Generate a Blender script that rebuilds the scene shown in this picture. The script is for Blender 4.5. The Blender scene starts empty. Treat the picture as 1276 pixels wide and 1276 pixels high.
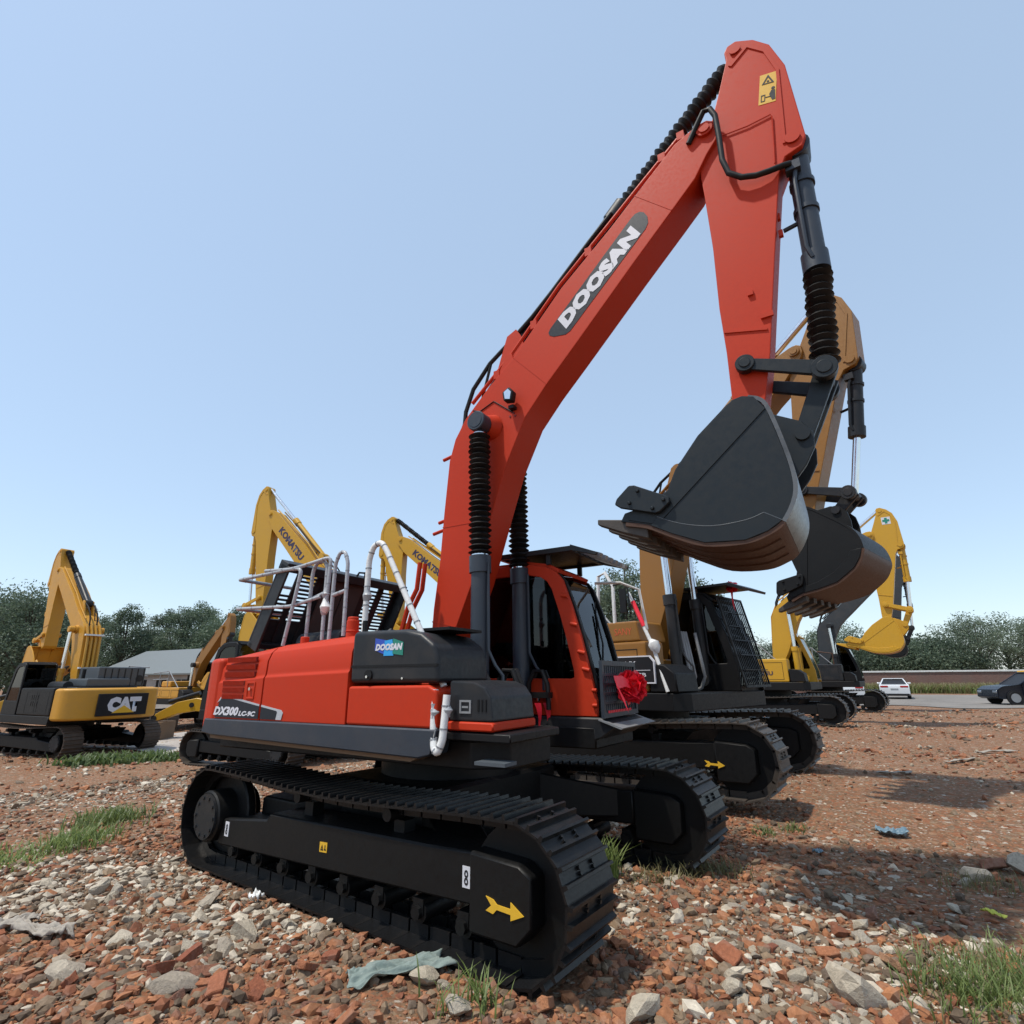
import bpy, bmesh, math, random
import numpy as np
from mathutils import Matrix, Vector

R = math.radians
scene = bpy.context.scene
col = scene.collection
rnd = random.Random(7)

# ---------------------------------------------------------------- camera, sky, sun, exposure
CAM = (4.344, -4.786, 1.813)
f_px, pitch, yaw, roll = 677.4, 0.2991, 2.2000, -0.007
F = Vector((math.cos(pitch)*math.cos(yaw), math.cos(pitch)*math.sin(yaw), math.sin(pitch)))
Rt = Vector((math.sin(yaw), -math.cos(yaw), 0)); Up = Rt.cross(F)
R2 = math.cos(roll)*Rt + math.sin(roll)*Up; U2 = -math.sin(roll)*Rt + math.cos(roll)*Up
cd = bpy.data.cameras.new('camera'); cam = bpy.data.objects.new('camera', cd); col.objects.link(cam)
cam.matrix_world = Matrix(((R2.x, U2.x, -F.x, CAM[0]), (R2.y, U2.y, -F.y, CAM[1]), (R2.z, U2.z, -F.z, CAM[2]), (0, 0, 0, 1)))
cd.sensor_width = 36; cd.lens = 36*f_px/1276; cd.clip_start = 0.05; cd.clip_end = 3000
scene.camera = cam

SUN_EL = 66.0
SUN_TRAVEL = Vector((0.5*math.cos(R(SUN_EL)), 0.866*math.cos(R(SUN_EL)), -math.sin(R(SUN_EL))))
world = bpy.data.worlds.new('World'); scene.world = world; world.use_nodes = True
wn = world.node_tree; wn.nodes.clear()
sky = wn.nodes.new('ShaderNodeTexSky'); sky.sky_type = 'NISHITA'; sky.sun_disc = False
sky.sun_elevation = R(SUN_EL)
sky.sun_rotation = math.atan2(-SUN_TRAVEL.x, -SUN_TRAVEL.y)
sky.air_density = 1.1; sky.dust_density = 0.5; sky.ozone_density = 0.8; sky.altitude = 0
bg = wn.nodes.new('ShaderNodeBackground'); bg.inputs['Strength'].default_value = 0.15
wo = wn.nodes.new('ShaderNodeOutputWorld')
veil = wn.nodes.new('ShaderNodeMix'); veil.data_type = 'RGBA'; veil.inputs[0].default_value = 0.58   # even summer haze over the whole sky
veil.inputs[7].default_value = (2.5, 3.2, 4.0, 1); wn.links.new(sky.outputs[0], veil.inputs[6]); wn.links.new(veil.outputs[2], bg.inputs[0]); wn.links.new(bg.outputs[0], wo.inputs[0])
sd = bpy.data.lights.new('sun', 'SUN'); sd.energy = 2.6; sd.angle = R(2.0); sd.color = (1.0, 0.94, 0.84)
sun = bpy.data.objects.new('sun', sd); col.objects.link(sun)
sun.rotation_euler = (-SUN_TRAVEL).to_track_quat('Z', 'Y').to_euler()
scene.view_settings.view_transform = 'Standard'; scene.view_settings.look = 'None'
scene.view_settings.exposure = 0.55; scene.view_settings.gamma = 1.0

# ---------------------------------------------------------------- materials
MATS = {}
def _mat(name):
    m = bpy.data.materials.new(name); m.use_nodes = True; nt = m.node_tree
    b = nt.nodes['Principled BSDF']; MATS[name] = m
    return m, nt, b
def ramp(nt, fac, stops):
    r = nt.nodes.new('ShaderNodeValToRGB'); e = r.color_ramp.elements
    while len(e) < len(stops): e.new(0.5)
    for k, (p, c) in enumerate(stops): e[k].position = p; e[k].color = (*c, 1)
    if fac is not None: nt.links.new(fac, r.inputs[0])
    return r.outputs[0]
def noise(nt, scale, detail=4, rough=0.6, vec=None, kind='ShaderNodeTexNoise'):
    n = nt.nodes.new(kind); n.inputs['Scale'].default_value = scale
    if kind == 'ShaderNodeTexNoise':
        n.inputs['Detail'].default_value = detail; n.inputs['Roughness'].default_value = rough
    if vec is None:
        tc = nt.nodes.new('ShaderNodeTexCoord'); vec = tc.outputs['Object']
    nt.links.new(vec, n.inputs['Vector']); return n
def mix(nt, fac, a, b, mode='MIX'):
    m = nt.nodes.new('ShaderNodeMix'); m.data_type = 'RGBA'; m.blend_type = mode
    for s, v in ((m.inputs[0], fac), (m.inputs[6], a), (m.inputs[7], b)):
        if hasattr(v, 'is_linked'): nt.links.new(v, s)
        elif isinstance(v, (int, float)): s.default_value = v
        else: s.default_value = (*v, 1)
    return m.outputs[2]
def paint(name, c, rough=0.38, dirt=0.25, dirtc=(0.16, 0.12, 0.09), metal=0.0, coat=0.0, scale=3.0, bump=0.02):
    m, nt, b = _mat(name)
    n1 = noise(nt, scale, 6, 0.65); n2 = noise(nt, scale*9, 5, 0.7)
    f = ramp(nt, n1.outputs[0], [(0.45, (0, 0, 0)), (0.8, (dirt,)*3)])
    c2 = mix(nt, f, c, dirtc)
    c3 = mix(nt, 0.18, c2, ramp(nt, n2.outputs[0], [(0.3, tuple(x*0.7 for x in c)), (0.7, tuple(min(1, x*1.15) for x in c))]))
    nt.links.new(c3, b.inputs['Base Color'])
    rr = ramp(nt, n2.outputs[0], [(0.3, (max(rough-0.08, 0.05),)*3), (0.75, (min(rough+0.16, 1),)*3)])
    nt.links.new(rr, b.inputs['Roughness']); b.inputs['Metallic'].default_value = metal
    b.inputs['Specular IOR Level'].default_value = 0.3 if max(c) < 0.03 else (0.2 if name == 'orange' else 0.45)
    b.inputs['Coat Weight'].default_value = coat; b.inputs['Coat Roughness'].default_value = 0.12
    if bump:
        bp = nt.nodes.new('ShaderNodeBump'); bp.inputs['Strength'].default_value = bump; bp.inputs['Distance'].default_value = 0.02
        nt.links.new(n1.outputs[0], bp.inputs['Height']); nt.links.new(bp.outputs[0], b.inputs['Normal'])
    return m
paint('orange', (0.50, 0.036, 0.010), 0.50, 0.12, (0.36, 0.075, 0.04), coat=0.0, bump=0)
paint('orange_dark', (0.16, 0.008, 0.004), 0.5, 0.1)
paint('charcoal', (0.017, 0.019, 0.022), 0.40, 0.2)
paint('slate', (0.027, 0.036, 0.050), 0.42, 0.15)
paint('black_paint', (0.005, 0.005, 0.0055), 0.5, 0.2, (0.018, 0.015, 0.012))
paint('frame_black', (0.0040, 0.0040, 0.0042), 0.5, 0.2, (0.014, 0.012, 0.010))
paint('shoe', (0.008, 0.008, 0.0085), 0.34, 0.55, (0.040, 0.032, 0.025), metal=0.0, scale=7)
paint('worn_shoe', (0.055, 0.045, 0.037), 0.5, 0.5, (0.13, 0.095, 0.07), scale=7)
paint('muddy_shoe', (0.075, 0.055, 0.042), 0.7, 0.5, (0.18, 0.12, 0.085), scale=6)
paint('rubber', (0.006, 0.006, 0.0065), 0.5, 0.15)
paint('bucket_grey', (0.013, 0.0175, 0.021), 0.42, 0.25, (0.03, 0.028, 0.026), scale=2)
paint('bucket_black', (0.004, 0.0045, 0.005), 0.5, 0.2, (0.03, 0.028, 0.025))
paint('rust_steel', (0.085, 0.040, 0.023), 0.55, 0.5, (0.05, 0.035, 0.028), metal=0.25, scale=5, bump=0.2)
paint('worn_steel', (0.16, 0.155, 0.15), 0.35, 0.85, (0.03, 0.03, 0.03), metal=0.7, scale=4, bump=0.1)
paint('tooth_steel', (0.055, 0.047, 0.040), 0.6, 0.5, (0.12, 0.09, 0.07), scale=12, bump=0.3)
paint('chrome', (0.75, 0.76, 0.78), 0.12, 0.05, metal=1.0, bump=0)
paint('steel_grey', (0.28, 0.29, 0.30), 0.4, 0.3, metal=0.3)
paint('wrap', (0.40, 0.42, 0.44), 0.30, 0.3, (0.33, 0.33, 0.33), scale=14, bump=0.5)
paint('white_wrap', (0.74, 0.74, 0.72), 0.35, 0.2, (0.5, 0.5, 0.5), scale=12, bump=0.3)
paint('foam', (0.085, 0.052, 0.046), 0.85, 0.4, (0.05, 0.04, 0.036), scale=5)
paint('decal_navy', (0.014, 0.019, 0.027), 0.4, 0.05, bump=0)
paint('decal_white', (0.66, 0.66, 0.70), 0.45, 0.05, bump=0)
paint('decal_silver', (0.45, 0.47, 0.50), 0.4, 0.05, bump=0)
paint('decal_yellow', (0.72, 0.42, 0.03), 0.45, 0.1, bump=0)
paint('decal_black', (0.012, 0.012, 0.014), 0.45, 0.05, bump=0)
paint('decal_blue', (0.03, 0.08, 0.45), 0.4, 0, bump=0)
paint('decal_sky', (0.03, 0.35, 0.75), 0.4, 0, bump=0)
paint('decal_green', (0.02, 0.22, 0.16), 0.4, 0, bump=0)
paint('decal_red', (0.60, 0.10, 0.03), 0.4, 0, bump=0)
paint('komatsu_text', (0.04, 0.03, 0.07), 0.45, 0, bump=0)
paint('ribbon_red', (0.85, 0.022, 0.045), 0.45, 0.1, (0.5, 0.02, 0.03), bump=0)
paint('yellow', (0.55, 0.30, 0.018), 0.4, 0.2, (0.35, 0.22, 0.07))
paint('cat_yellow', (0.56, 0.275, 0.026), 0.45, 0.35, (0.30, 0.19, 0.08))
paint('ochre', (0.27, 0.120, 0.018), 0.42, 0.25, (0.22, 0.12, 0.05))
paint('grey_boom', (0.030, 0.034, 0.038), 0.45, 0.2)
paint('hood_grey', (0.075, 0.088, 0.10), 0.5, 0.3, (0.07, 0.07, 0.07))
paint('roof_metal', (0.15, 0.165, 0.165), 0.55, 0.5, (0.16, 0.17, 0.16), scale=1.2)
paint('plaster', (0.42, 0.40, 0.37), 0.9, 0.6, (0.22, 0.20, 0.18), scale=1.0)
paint('coping', (0.68, 0.67, 0.64), 0.8, 0.3)
paint('car_white', (0.72, 0.73, 0.74), 0.22, 0.05, coat=0.6, bump=0)
paint('car_navy', (0.004, 0.006, 0.013), 0.25, 0.1, coat=0.15, bump=0)
paint('lamp_red', (0.35, 0.02, 0.02), 0.2, 0, bump=0)
paint('bark', (0.075, 0.058, 0.043), 0.9, 0.5, (0.04, 0.03, 0.025), scale=6, bump=0.4)
paint('net_teal', (0.20, 0.25, 0.225), 0.75, 0.5, (0.30, 0.30, 0.27), scale=14, bump=0.5)
paint('rag', (0.36, 0.32, 0.27), 0.85, 0.5, (0.22, 0.19, 0.16), scale=12, bump=0.5)
paint('plastic_blue', (0.14, 0.22, 0.27), 0.4, 0.2)
paint('plastic_lime', (0.65, 0.65, 0.10), 0.4, 0.1)
paint('wood', (0.20, 0.13, 0.08), 0.8, 0.4)

def brick_mat():
    m, nt, b = _mat('brick_wall')
    tc = nt.nodes.new('ShaderNodeTexCoord')
    br = nt.nodes.new('ShaderNodeTexBrick'); br.inputs['Scale'].default_value = 3.0
    br.inputs['Color1'].default_value = (0.15, 0.062, 0.045, 1); br.inputs['Color2'].default_value = (0.21, 0.095, 0.07, 1)
    br.inputs['Mortar'].default_value = (0.22, 0.19, 0.17, 1); br.inputs['Mortar Size'].default_value = 0.02
    mp = nt.nodes.new('ShaderNodeMapping'); mp.inputs['Rotation'].default_value = (R(90), 0, 0)
    nt.links.new(tc.outputs['Object'], mp.inputs[0]); nt.links.new(mp.outputs[0], br.inputs[0])
    n = noise(nt, 0.6, 6)
    nt.links.new(mix(nt, ramp(nt, n.outputs[0], [(0.4, (0, 0, 0)), (0.75, (0.7,)*3)]), br.outputs[0], (0.16, 0.12, 0.10)), b.inputs['Base Color'])
    b.inputs['Roughness'].default_value = 0.9
brick_mat()
def glass_mat(name, tint, gl=0.5):
    m = bpy.data.materials.new(name); m.use_nodes = True; nt = m.node_tree; nt.nodes.clear(); MATS[name] = m
    t = nt.nodes.new('ShaderNodeBsdfTransparent'); t.inputs[0].default_value = (*tint, 1)
    g = nt.nodes.new('ShaderNodeBsdfGlossy'); g.inputs['Roughness'].default_value = 0.03
    fr = nt.nodes.new('ShaderNodeFresnel'); fr.inputs[0].default_value = 1.5
    mx = nt.nodes.new('ShaderNodeMixShader'); o = nt.nodes.new('ShaderNodeOutputMaterial')
    nt.links.new(fr.outputs[0], mx.inputs[0]); nt.links.new(t.outputs[0], mx.inputs[1]); nt.links.new(g.outputs[0], mx.inputs[2])
    nt.links.new(mx.outputs[0], o.inputs[0])
glass_mat('glass', (0.42, 0.47, 0.46)); glass_mat('dark_glass', (0.20, 0.22, 0.23)); glass_mat('film', (0.9, 0.9, 0.9))

def leaf_mat(name, c1, c2):
    m, nt, b = _mat(name)
    oi = nt.nodes.new('ShaderNodeObjectInfo')
    n = noise(nt, 1.3, 4); n2 = noise(nt, 14, 2)
    c = ramp(nt, n.outputs[0], [(0.3, c1), (0.7, c2)])
    c = mix(nt, 0.35, c, ramp(nt, n2.outputs[0], [(0.3, tuple(x*0.5 for x in c1)), (0.7, tuple(x*1.5 for x in c2))]))
    hs = nt.nodes.new('ShaderNodeHueSaturation'); nt.links.new(c, hs.inputs['Color'])
    mr = nt.nodes.new('ShaderNodeMapRange'); mr.inputs['To Min'].default_value = 0.75; mr.inputs['To Max'].default_value = 1.2
    nt.links.new(oi.outputs['Random'], mr.inputs[0]); nt.links.new(mr.outputs[0], hs.inputs['Value'])
    nt.links.new(hs.outputs[0], b.inputs['Base Color']); b.inputs['Roughness'].default_value = 0.5
    tr = nt.nodes.new('ShaderNodeBsdfTranslucent'); nt.links.new(hs.outputs[0], tr.inputs[0])
    ms = nt.nodes.new('ShaderNodeMixShader'); ms.inputs[0].default_value = 0.45
    nt.links.new(b.outputs[0], ms.inputs[1]); nt.links.new(tr.outputs[0], ms.inputs[2])
    nt.links.new(ms.outputs[0], nt.nodes['Material Output'].inputs[0])
leaf_mat('leaf', (0.088, 0.128, 0.078), (0.135, 0.18, 0.118))
leaf_mat('leaf_pale', (0.105, 0.142, 0.088), (0.16, 0.20, 0.138))
leaf_mat('grass', (0.13, 0.19, 0.045), (0.23, 0.29, 0.10))
leaf_mat('weed', (0.065, 0.11, 0.032), (0.12, 0.17, 0.06))
leaf_mat('dry_grass', (0.17, 0.16, 0.07), (0.30, 0.27, 0.13))

def stone_mat(name, stops, attr=False, bump=0.5, nscale=30):
    m, nt, b = _mat(name)
    if attr:
        a = nt.nodes.new('ShaderNodeAttribute'); a.attribute_name = 'stone_color'; c = a.outputs['Color']
    else:
        oi = nt.nodes.new('ShaderNodeObjectInfo'); c = ramp(nt, oi.outputs['Random'], stops)
    n = noise(nt, nscale, 6, 0.7); n2 = noise(nt, nscale*0.25, 4)
    c = mix(nt, 0.55, c, ramp(nt, n.outputs[0], [(0.3, (0.45,)*3), (0.7, (1.35,)*3)]), 'MULTIPLY')
    c = mix(nt, ramp(nt, n2.outputs[0], [(0.5, (0, 0, 0)), (0.75, (0.55,)*3)]), c, (0.24, 0.19, 0.155))
    nt.links.new(c, b.inputs['Base Color']); b.inputs['Roughness'].default_value = 0.88
    bp = nt.nodes.new('ShaderNodeBump'); bp.inputs['Strength'].default_value = bump; bp.inputs['Distance'].default_value = 0.01 if attr else 0.02
    nt.links.new(n.outputs[0], bp.inputs['Height']); nt.links.new(bp.outputs[0], b.inputs['Normal'])
stone_mat('brick_chunk', [(0, (0.29, 0.09, 0.045)), (0.3, (0.37, 0.13, 0.06)), (0.6, (0.45, 0.19, 0.085)), (0.8, (0.24, 0.105, 0.07)), (1, (0.46, 0.25, 0.14))], False, 1.0, 5)
stone_mat('concrete_chunk', [(0, (0.46, 0.39, 0.29)), (0.4, (0.60, 0.52, 0.40)), (0.7, (0.36, 0.30, 0.23)), (1, (0.66, 0.60, 0.49))], False, 1.0, 5)
stone_mat('rubble', None, True, 0.4, 40)

def ground_mat():
    m, nt, b = _mat('ground')
    tc = nt.nodes.new('ShaderNodeTexCoord'); v = tc.outputs['Object']
    big = noise(nt, 0.16, 6, 0.6, v); mid = noise(nt, 0.9, 7, 0.7, v); fine = noise(nt, 9, 8, 0.75, v)
    base = ramp(nt, big.outputs[0], [(0.32, (0.108, 0.064, 0.038)), (0.45, (0.165, 0.096, 0.055)), (0.55, (0.195, 0.112, 0.063)), (0.68, (0.235, 0.158, 0.095))])
    base = mix(nt, ramp(nt, mid.outputs[0], [(0.42, (0, 0, 0)), (0.62, (0.65,)*3)]), base, (0.215, 0.103, 0.054))
    base = mix(nt, ramp(nt, mid.outputs[0], [(0.28, (0.6,)*3), (0.42, (0, 0, 0))]), base, (0.14, 0.108, 0.088))
    def pebbles(scale, lo, hi):
        vo = nt.nodes.new('ShaderNodeTexVoronoi'); vo.inputs['Scale'].default_value = scale
        dn = nt.nodes.new('ShaderNodeVectorMath'); dn.operation = 'ADD'
        nz = noise(nt, scale*1.5, 2, 0.5, v); sc = nt.nodes.new('ShaderNodeVectorMath'); sc.operation = 'SCALE'; sc.inputs['Scale'].default_value = 0.9/scale
        nt.links.new(nz.outputs['Color'], sc.inputs[0]); nt.links.new(v, dn.inputs[0]); nt.links.new(sc.outputs[0], dn.inputs[1])
        nt.links.new(dn.outputs[0], vo.inputs['Vector'])
        sp = nt.nodes.new('ShaderNodeSeparateColor'); nt.links.new(vo.outputs['Color'], sp.inputs[0])
        cc = ramp(nt, sp.outputs[0], [(0, (0.24, 0.095, 0.048)), (0.25, (0.30, 0.135, 0.068)), (0.45, (0.18, 0.12, 0.078)), (0.62, (0.29, 0.20, 0.125)), (0.8, (0.28, 0.12, 0.062)), (0.93, (0.32, 0.24, 0.18)), (1, (0.52, 0.46, 0.38))])
        mask = ramp(nt, sp.outputs[1], [(lo, (0, 0, 0)), (hi, (1, 1, 1))])
        return cc, mask, vo.outputs['Distance']
    c1, m1, d1 = pebbles(15, 0.70, 0.74); c2, m2, d2 = pebbles(42, 0.42, 0.47)
    c = mix(nt, m2, base, c2); c = mix(nt, m1, c, c1)
    c = mix(nt, 0.6, c, ramp(nt, fine.outputs[0], [(0.3, (0.55,)*3), (0.7, (1.3,)*3)]), 'MULTIPLY')
    nt.links.new(c, b.inputs['Base Color']); b.inputs['Roughness'].default_value = 0.95; b.inputs['Specular IOR Level'].default_value = 0.2
    inv = nt.nodes.new('ShaderNodeMath'); inv.operation = 'MULTIPLY_ADD'; inv.inputs[1].default_value = -1.2; inv.inputs[2].default_value = 0
    nt.links.new(d1, inv.inputs[0])
    ad = nt.nodes.new('ShaderNodeMath'); ad.operation = 'ADD'; nt.links.new(inv.outputs[0], ad.inputs[0]); nt.links.new(fine.outputs[0], ad.inputs[1])
    bp = nt.nodes.new('ShaderNodeBump'); bp.inputs['Strength'].default_value = 0.8; bp.inputs['Distance'].default_value = 0.03
    nt.links.new(ad.outputs[0], bp.inputs['Height']); nt.links.new(bp.outputs[0], b.inputs['Normal'])
ground_mat()
def road_mat(name, a, bb, sc):
    m, nt, b = _mat(name)
    n = noise(nt, 0.35, 7, 0.7); n2 = noise(nt, sc, 5, 0.8)
    c = ramp(nt, n.outputs[0], [(0.35, a), (0.65, bb)])
    c = mix(nt, 0.6, c, ramp(nt, n2.outputs[0], [(0.3, (0.6,)*3), (0.7, (1.35,)*3)]), 'MULTIPLY')
    nt.links.new(c, b.inputs['Base Color']); b.inputs['Roughness'].default_value = 0.95
road_mat('grey_gravel', (0.155, 0.14, 0.125), (0.24, 0.215, 0.19), 6)
road_mat('white_gravel', (0.34, 0.30, 0.27), (0.46, 0.43, 0.39), 9)

# ---------------------------------------------------------------- mesh helpers
class MB:
    def __init__(s): s.v = []; s.f = []
    def add(s, vs, fs):
        o = len(s.v); s.v += [tuple(map(float, p)) for p in vs]; s.f += [tuple(i+o for i in f) for f in fs]; return s
    def box(s, x0, x1, y0, y1, z0, z1, M=None):
        vs = [(x, y, z) for x in (x0, x1) for y in (y0, y1) for z in (z0, z1)]
        if M is not None: vs = [tuple(M @ Vector(p)) for p in vs]
        return s.add(vs, [(0, 1, 3, 2), (4, 6, 7, 5), (0, 4, 5, 1), (2, 3, 7, 6), (0, 2, 6, 4), (1, 5, 7, 3)])
    def prism(s, poly, a0, a1, axis='y'):
        n = len(poly)
        P = {'y': lambda p, a: (p[0], a, p[1]), 'x': lambda p, a: (a, p[0], p[1]), 'z': lambda p, a: (p[0], p[1], a)}[axis]
        vs = [P(p, a0) for p in poly]+[P(p, a1) for p in poly]
        return s.add(vs, [tuple(range(n))[::-1], tuple(range(n, 2*n))]+[(i, (i+1) % n, n+(i+1) % n, n+i) for i in range(n)])
    def ring(s, outer, inner, a0, a1, axis='y'):
        n = len(outer)
        P = {'y': lambda p, a: (p[0], a, p[1]), 'x': lambda p, a: (a, p[0], p[1]), 'z': lambda p, a: (p[0], p[1], a)}[axis]
        vs = [P(p, a0) for p in outer]+[P(p, a0) for p in inner]+[P(p, a1) for p in outer]+[P(p, a1) for p in inner]
        fs = []
        for i in range(n):
            j = (i+1) % n
            fs += [(i, j, n+j, n+i), (2*n+i, 3*n+i, 3*n+j, 2*n+j), (i, 2*n+i, 2*n+j, j), (n+i, n+j, 3*n+j, 3*n+i)]
        return s.add(vs, fs)
    def sweep(s, path, y0, y1, t):
        # curved plate: path in XZ, thickness t to the left of travel, between y0 and y1
        n = len(path); nr = []
        for i in range(n):
            a = Vector(path[max(i-1, 0)]); b = Vector(path[min(i+1, n-1)]); d = (b-a).normalized(); nr.append((-d.y, d.x))
        o = [(p[0]+m[0]*t, p[1]+m[1]*t) for p, m in zip(path, nr)]
        return s.prism(list(path)+o[::-1], y0, y1) if False else s._plate(path, o, y0, y1)
    def _plate(s, a, b, y0, y1):
        n = len(a)
        vs = [(p[0], y0, p[1]) for p in a]+[(p[0], y1, p[1]) for p in a]+[(p[0], y0, p[1]) for p in b]+[(p[0], y1, p[1]) for p in b]
        fs = []
        for i in range(n-1):
            fs += [(i, i+1, n+i+1, n+i), (2*n+i, 3*n+i, 3*n+i+1, 2*n+i+1), (i, 2*n+i, 2*n+i+1, i+1), (n+i, n+i+1, 3*n+i+1, 3*n+i)]
        fs += [(0, n, 3*n, 2*n), (n-1, 3*n-1, 4*n-1, 2*n-1)]
        return s.add(vs, fs)
    def tube(s, pts, r, n=8, closed=False):
        pts = [Vector(p) for p in pts]; m = len(pts); rs = r if isinstance(r, (list, tuple)) else [r]*m
        vs = []; prev = None
        for i, p in enumerate(pts):
            d = (pts[min(i+1, m-1)]-pts[max(i-1, 0)]).normalized()
            if prev is None: prev = d.orthogonal().normalized()
            u = (prev-d*prev.dot(d)); u = u.normalized() if u.length > 1e-6 else d.orthogonal().normalized()
            w = d.cross(u); prev = u
            for k in range(n):
                a = 2*math.pi*k/n; vs.append(p+(u*math.cos(a)+w*math.sin(a))*rs[i])
        fs = [(i*n+k, i*n+(k+1) % n, (i+1)*n+(k+1) % n, (i+1)*n+k) for i in range(m-1) for k in range(n)]
        fs += [tuple(range(n))[::-1], tuple((m-1)*n+k for k in range(n))]
        return s.add(vs, fs)
    def cyl(s, p0, p1, r, n=16, r1=None): return s.tube([p0, p1], [r, r if r1 is None else r1], n)
    def bellows(s, p0, p1, r0, r1, k, n=16):
        p0 = Vector(p0); p1 = Vector(p1); pts = []; rs = []
        for i in range(2*k+1):
            pts.append(p0.lerp(p1, i/(2*k))); rs.append((r1 if i % 2 else r0)*(1+0.05*math.sin(i*2.3)))
        return s.tube(pts, rs, n)
    def mesh(s, name, bev=0.0, seg=1, smooth=40):
        me = bpy.data.meshes.new(name); me.from_pydata(s.v, [], s.f)
        bm = bmesh.new(); bm.from_mesh(me); bmesh.ops.recalc_face_normals(bm, faces=bm.faces)
        if bev > 0:
            es = [e for e in bm.edges if len(e.link_faces) == 2 and e.calc_face_angle(0) > R(25)]
            bmesh.ops.bevel(bm, geom=es, offset=bev, segments=seg, affect='EDGES', clamp_overlap=True, profile=0.5)
        bm.to_mesh(me); bm.free()
        if smooth:
            me.polygons.foreach_set('use_smooth', [True]*len(me.polygons)); me.set_sharp_from_angle(angle=R(smooth))
        return me
    def each(s, name, mat, parent=None, rz=0.0, bev=0.0, seg=1, smooth=40):
        par = list(range(len(s.v)))
        def find(i):
            while par[i] != i: par[i] = par[par[i]]; i = par[i]
            return i
        for f in s.f:
            for q in f[1:]: par[find(q)] = find(f[0])
        g = {}
        for f in s.f: g.setdefault(find(f[0]), []).append(f)
        out = []
        for fs in g.values():
            ids = sorted({i for f in fs for i in f}); mp = {i: k for k, i in enumerate(ids)}; m = MB()
            m.v = [s.v[i] for i in ids]; m.f = [tuple(mp[i] for i in f) for f in fs]
            out.append(m.build(name, mat, parent, rz, bev, seg, smooth))
        return out
    def build(s, name, mat, parent=None, rz=0.0, bev=0.0, seg=1, smooth=40):
        o = ob(name, s.mesh(name, bev, seg, smooth), mat, parent, rz)
        if bev > 0: wn_ = o.modifiers.new('face_normals', 'WEIGHTED_NORMAL'); wn_.keep_sharp = True; wn_.weight = 100
        return o
def ob(name, me, mat, parent=None, rz=0.0):
    o = bpy.data.objects.new(name, me); col.objects.link(o)
    if mat and not me.materials: me.materials.append(MATS[mat])
    if parent is not None: o.parent = parent
    if rz: o.rotation_euler[2] = rz
    return o
def tag(o, label=None, cat=None, group=None, kind=None):
    if label: o['label'] = label
    if cat: o['category'] = cat
    if group: o['group'] = group
    if kind: o['kind'] = kind
    return o
def thing(name, label, cat, loc=(0, 0, 0), rz=0.0, group=None):
    o = bpy.data.objects.new(name, None); col.objects.link(o); o.location = loc; o.rotation_euler[2] = rz
    o.empty_display_size = 0.3
    return tag(o, label, cat, group)
_txt = {}
def text(name, body, mat, parent, org, u, v, w, h, n_off=0.0, shear=0.0, bold=0.0, rz=0.0):
    """flat lettering: org = lower-left corner, u = reading direction, v = up, w x h its size"""
    cu = bpy.data.curves.new('lettering', 'FONT'); cu.body = body; cu.shear = shear; cu.offset = bold; cu.extrude = 0.0; cu.resolution_u = 2
    t = bpy.data.objects.new('lettering', cu); col.objects.link(t)
    bpy.context.view_layer.update()
    me = bpy.data.meshes.new_from_object(t.evaluated_get(bpy.context.evaluated_depsgraph_get()))
    bpy.data.objects.remove(t); bpy.data.curves.remove(cu)
    a = np.array([x.co[:] for x in me.vertices]); lo = a.min(0); hi = a.max(0)
    u = Vector(u).normalized(); v = Vector(v); v = (v-u*v.dot(u)).normalized(); nn = u.cross(v)
    for x in me.vertices:
        x.co = Vector(org)+u*((x.co.x-lo[0])/(hi[0]-lo[0])*w)+v*((x.co.y-lo[1])/(hi[1]-lo[1])*h)+nn*n_off
    return ob(name, me, mat, parent, rz)

# ---------------------------------------------------------------- ground shape
_rs = np.random.RandomState(3); _tab = _rs.rand(256, 256)
def vnoise(x, y):
    xi = np.floor(x).astype(int); yi = np.floor(y).astype(int); fx = x-xi; fy = y-yi
    fx = fx*fx*(3-2*fx); fy = fy*fy*(3-2*fy); g = lambda a, b: _tab[a & 255, b & 255]
    return (g(xi, yi)*(1-fx)+g(xi+1, yi)*fx)*(1-fy)+(g(xi, yi+1)*(1-fx)+g(xi+1, yi+1)*fx)*fy
def sst(a, b, x):
    t = np.clip((x-a)/(b-a), 0, 1); return t*t*(3-2*t)
def base_h(x, y): return 0.27*sst(2.0, 6.0, y)*sst(-8, -2, x) - 0.55*sst(-4, -15, x)*(1-0.4*sst(4, 12, y))
def gh(x, y):
    x = np.asarray(x, float); y = np.asarray(y, float)
    h = base_h(x, y)
    rough = 0.10*(vnoise(x*0.45+9, y*0.45)-0.5)+0.09*(vnoise(x*1.3, y*1.3+5)-0.5)+0.05*(vnoise(x*3.7+3, y*3.7)-0.5)+0.03*(vnoise(x*9, y*9+7)-0.5)
    near = np.hypot(x-2.0, y+2.5)
    amp = 0.55+0.75*np.exp(-(near/3.0)**2)
    dx = np.maximum(np.abs(x)-2.6, 0); dy = np.maximum(np.abs(np.abs(y)-1.3)-0.45, 0)
    amp = amp*np.clip(0.25+np.hypot(dx, dy)*1.2, 0.25, 1)
    amp = amp*(1-0.7*sst(12, 25, np.hypot(x, y)))
    h2 = h+rough*amp
    return h2+0.10*np.exp(-(((x-0.9)/1.6)**2+((y+2.9)/0.8)**2))+0.16*np.exp(-(((x-5.6)/0.8)**2+((y-1.2)/1.0)**2))
def gz(x, y): return float(gh(np.array([x]), np.array([y]))[0])

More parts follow.
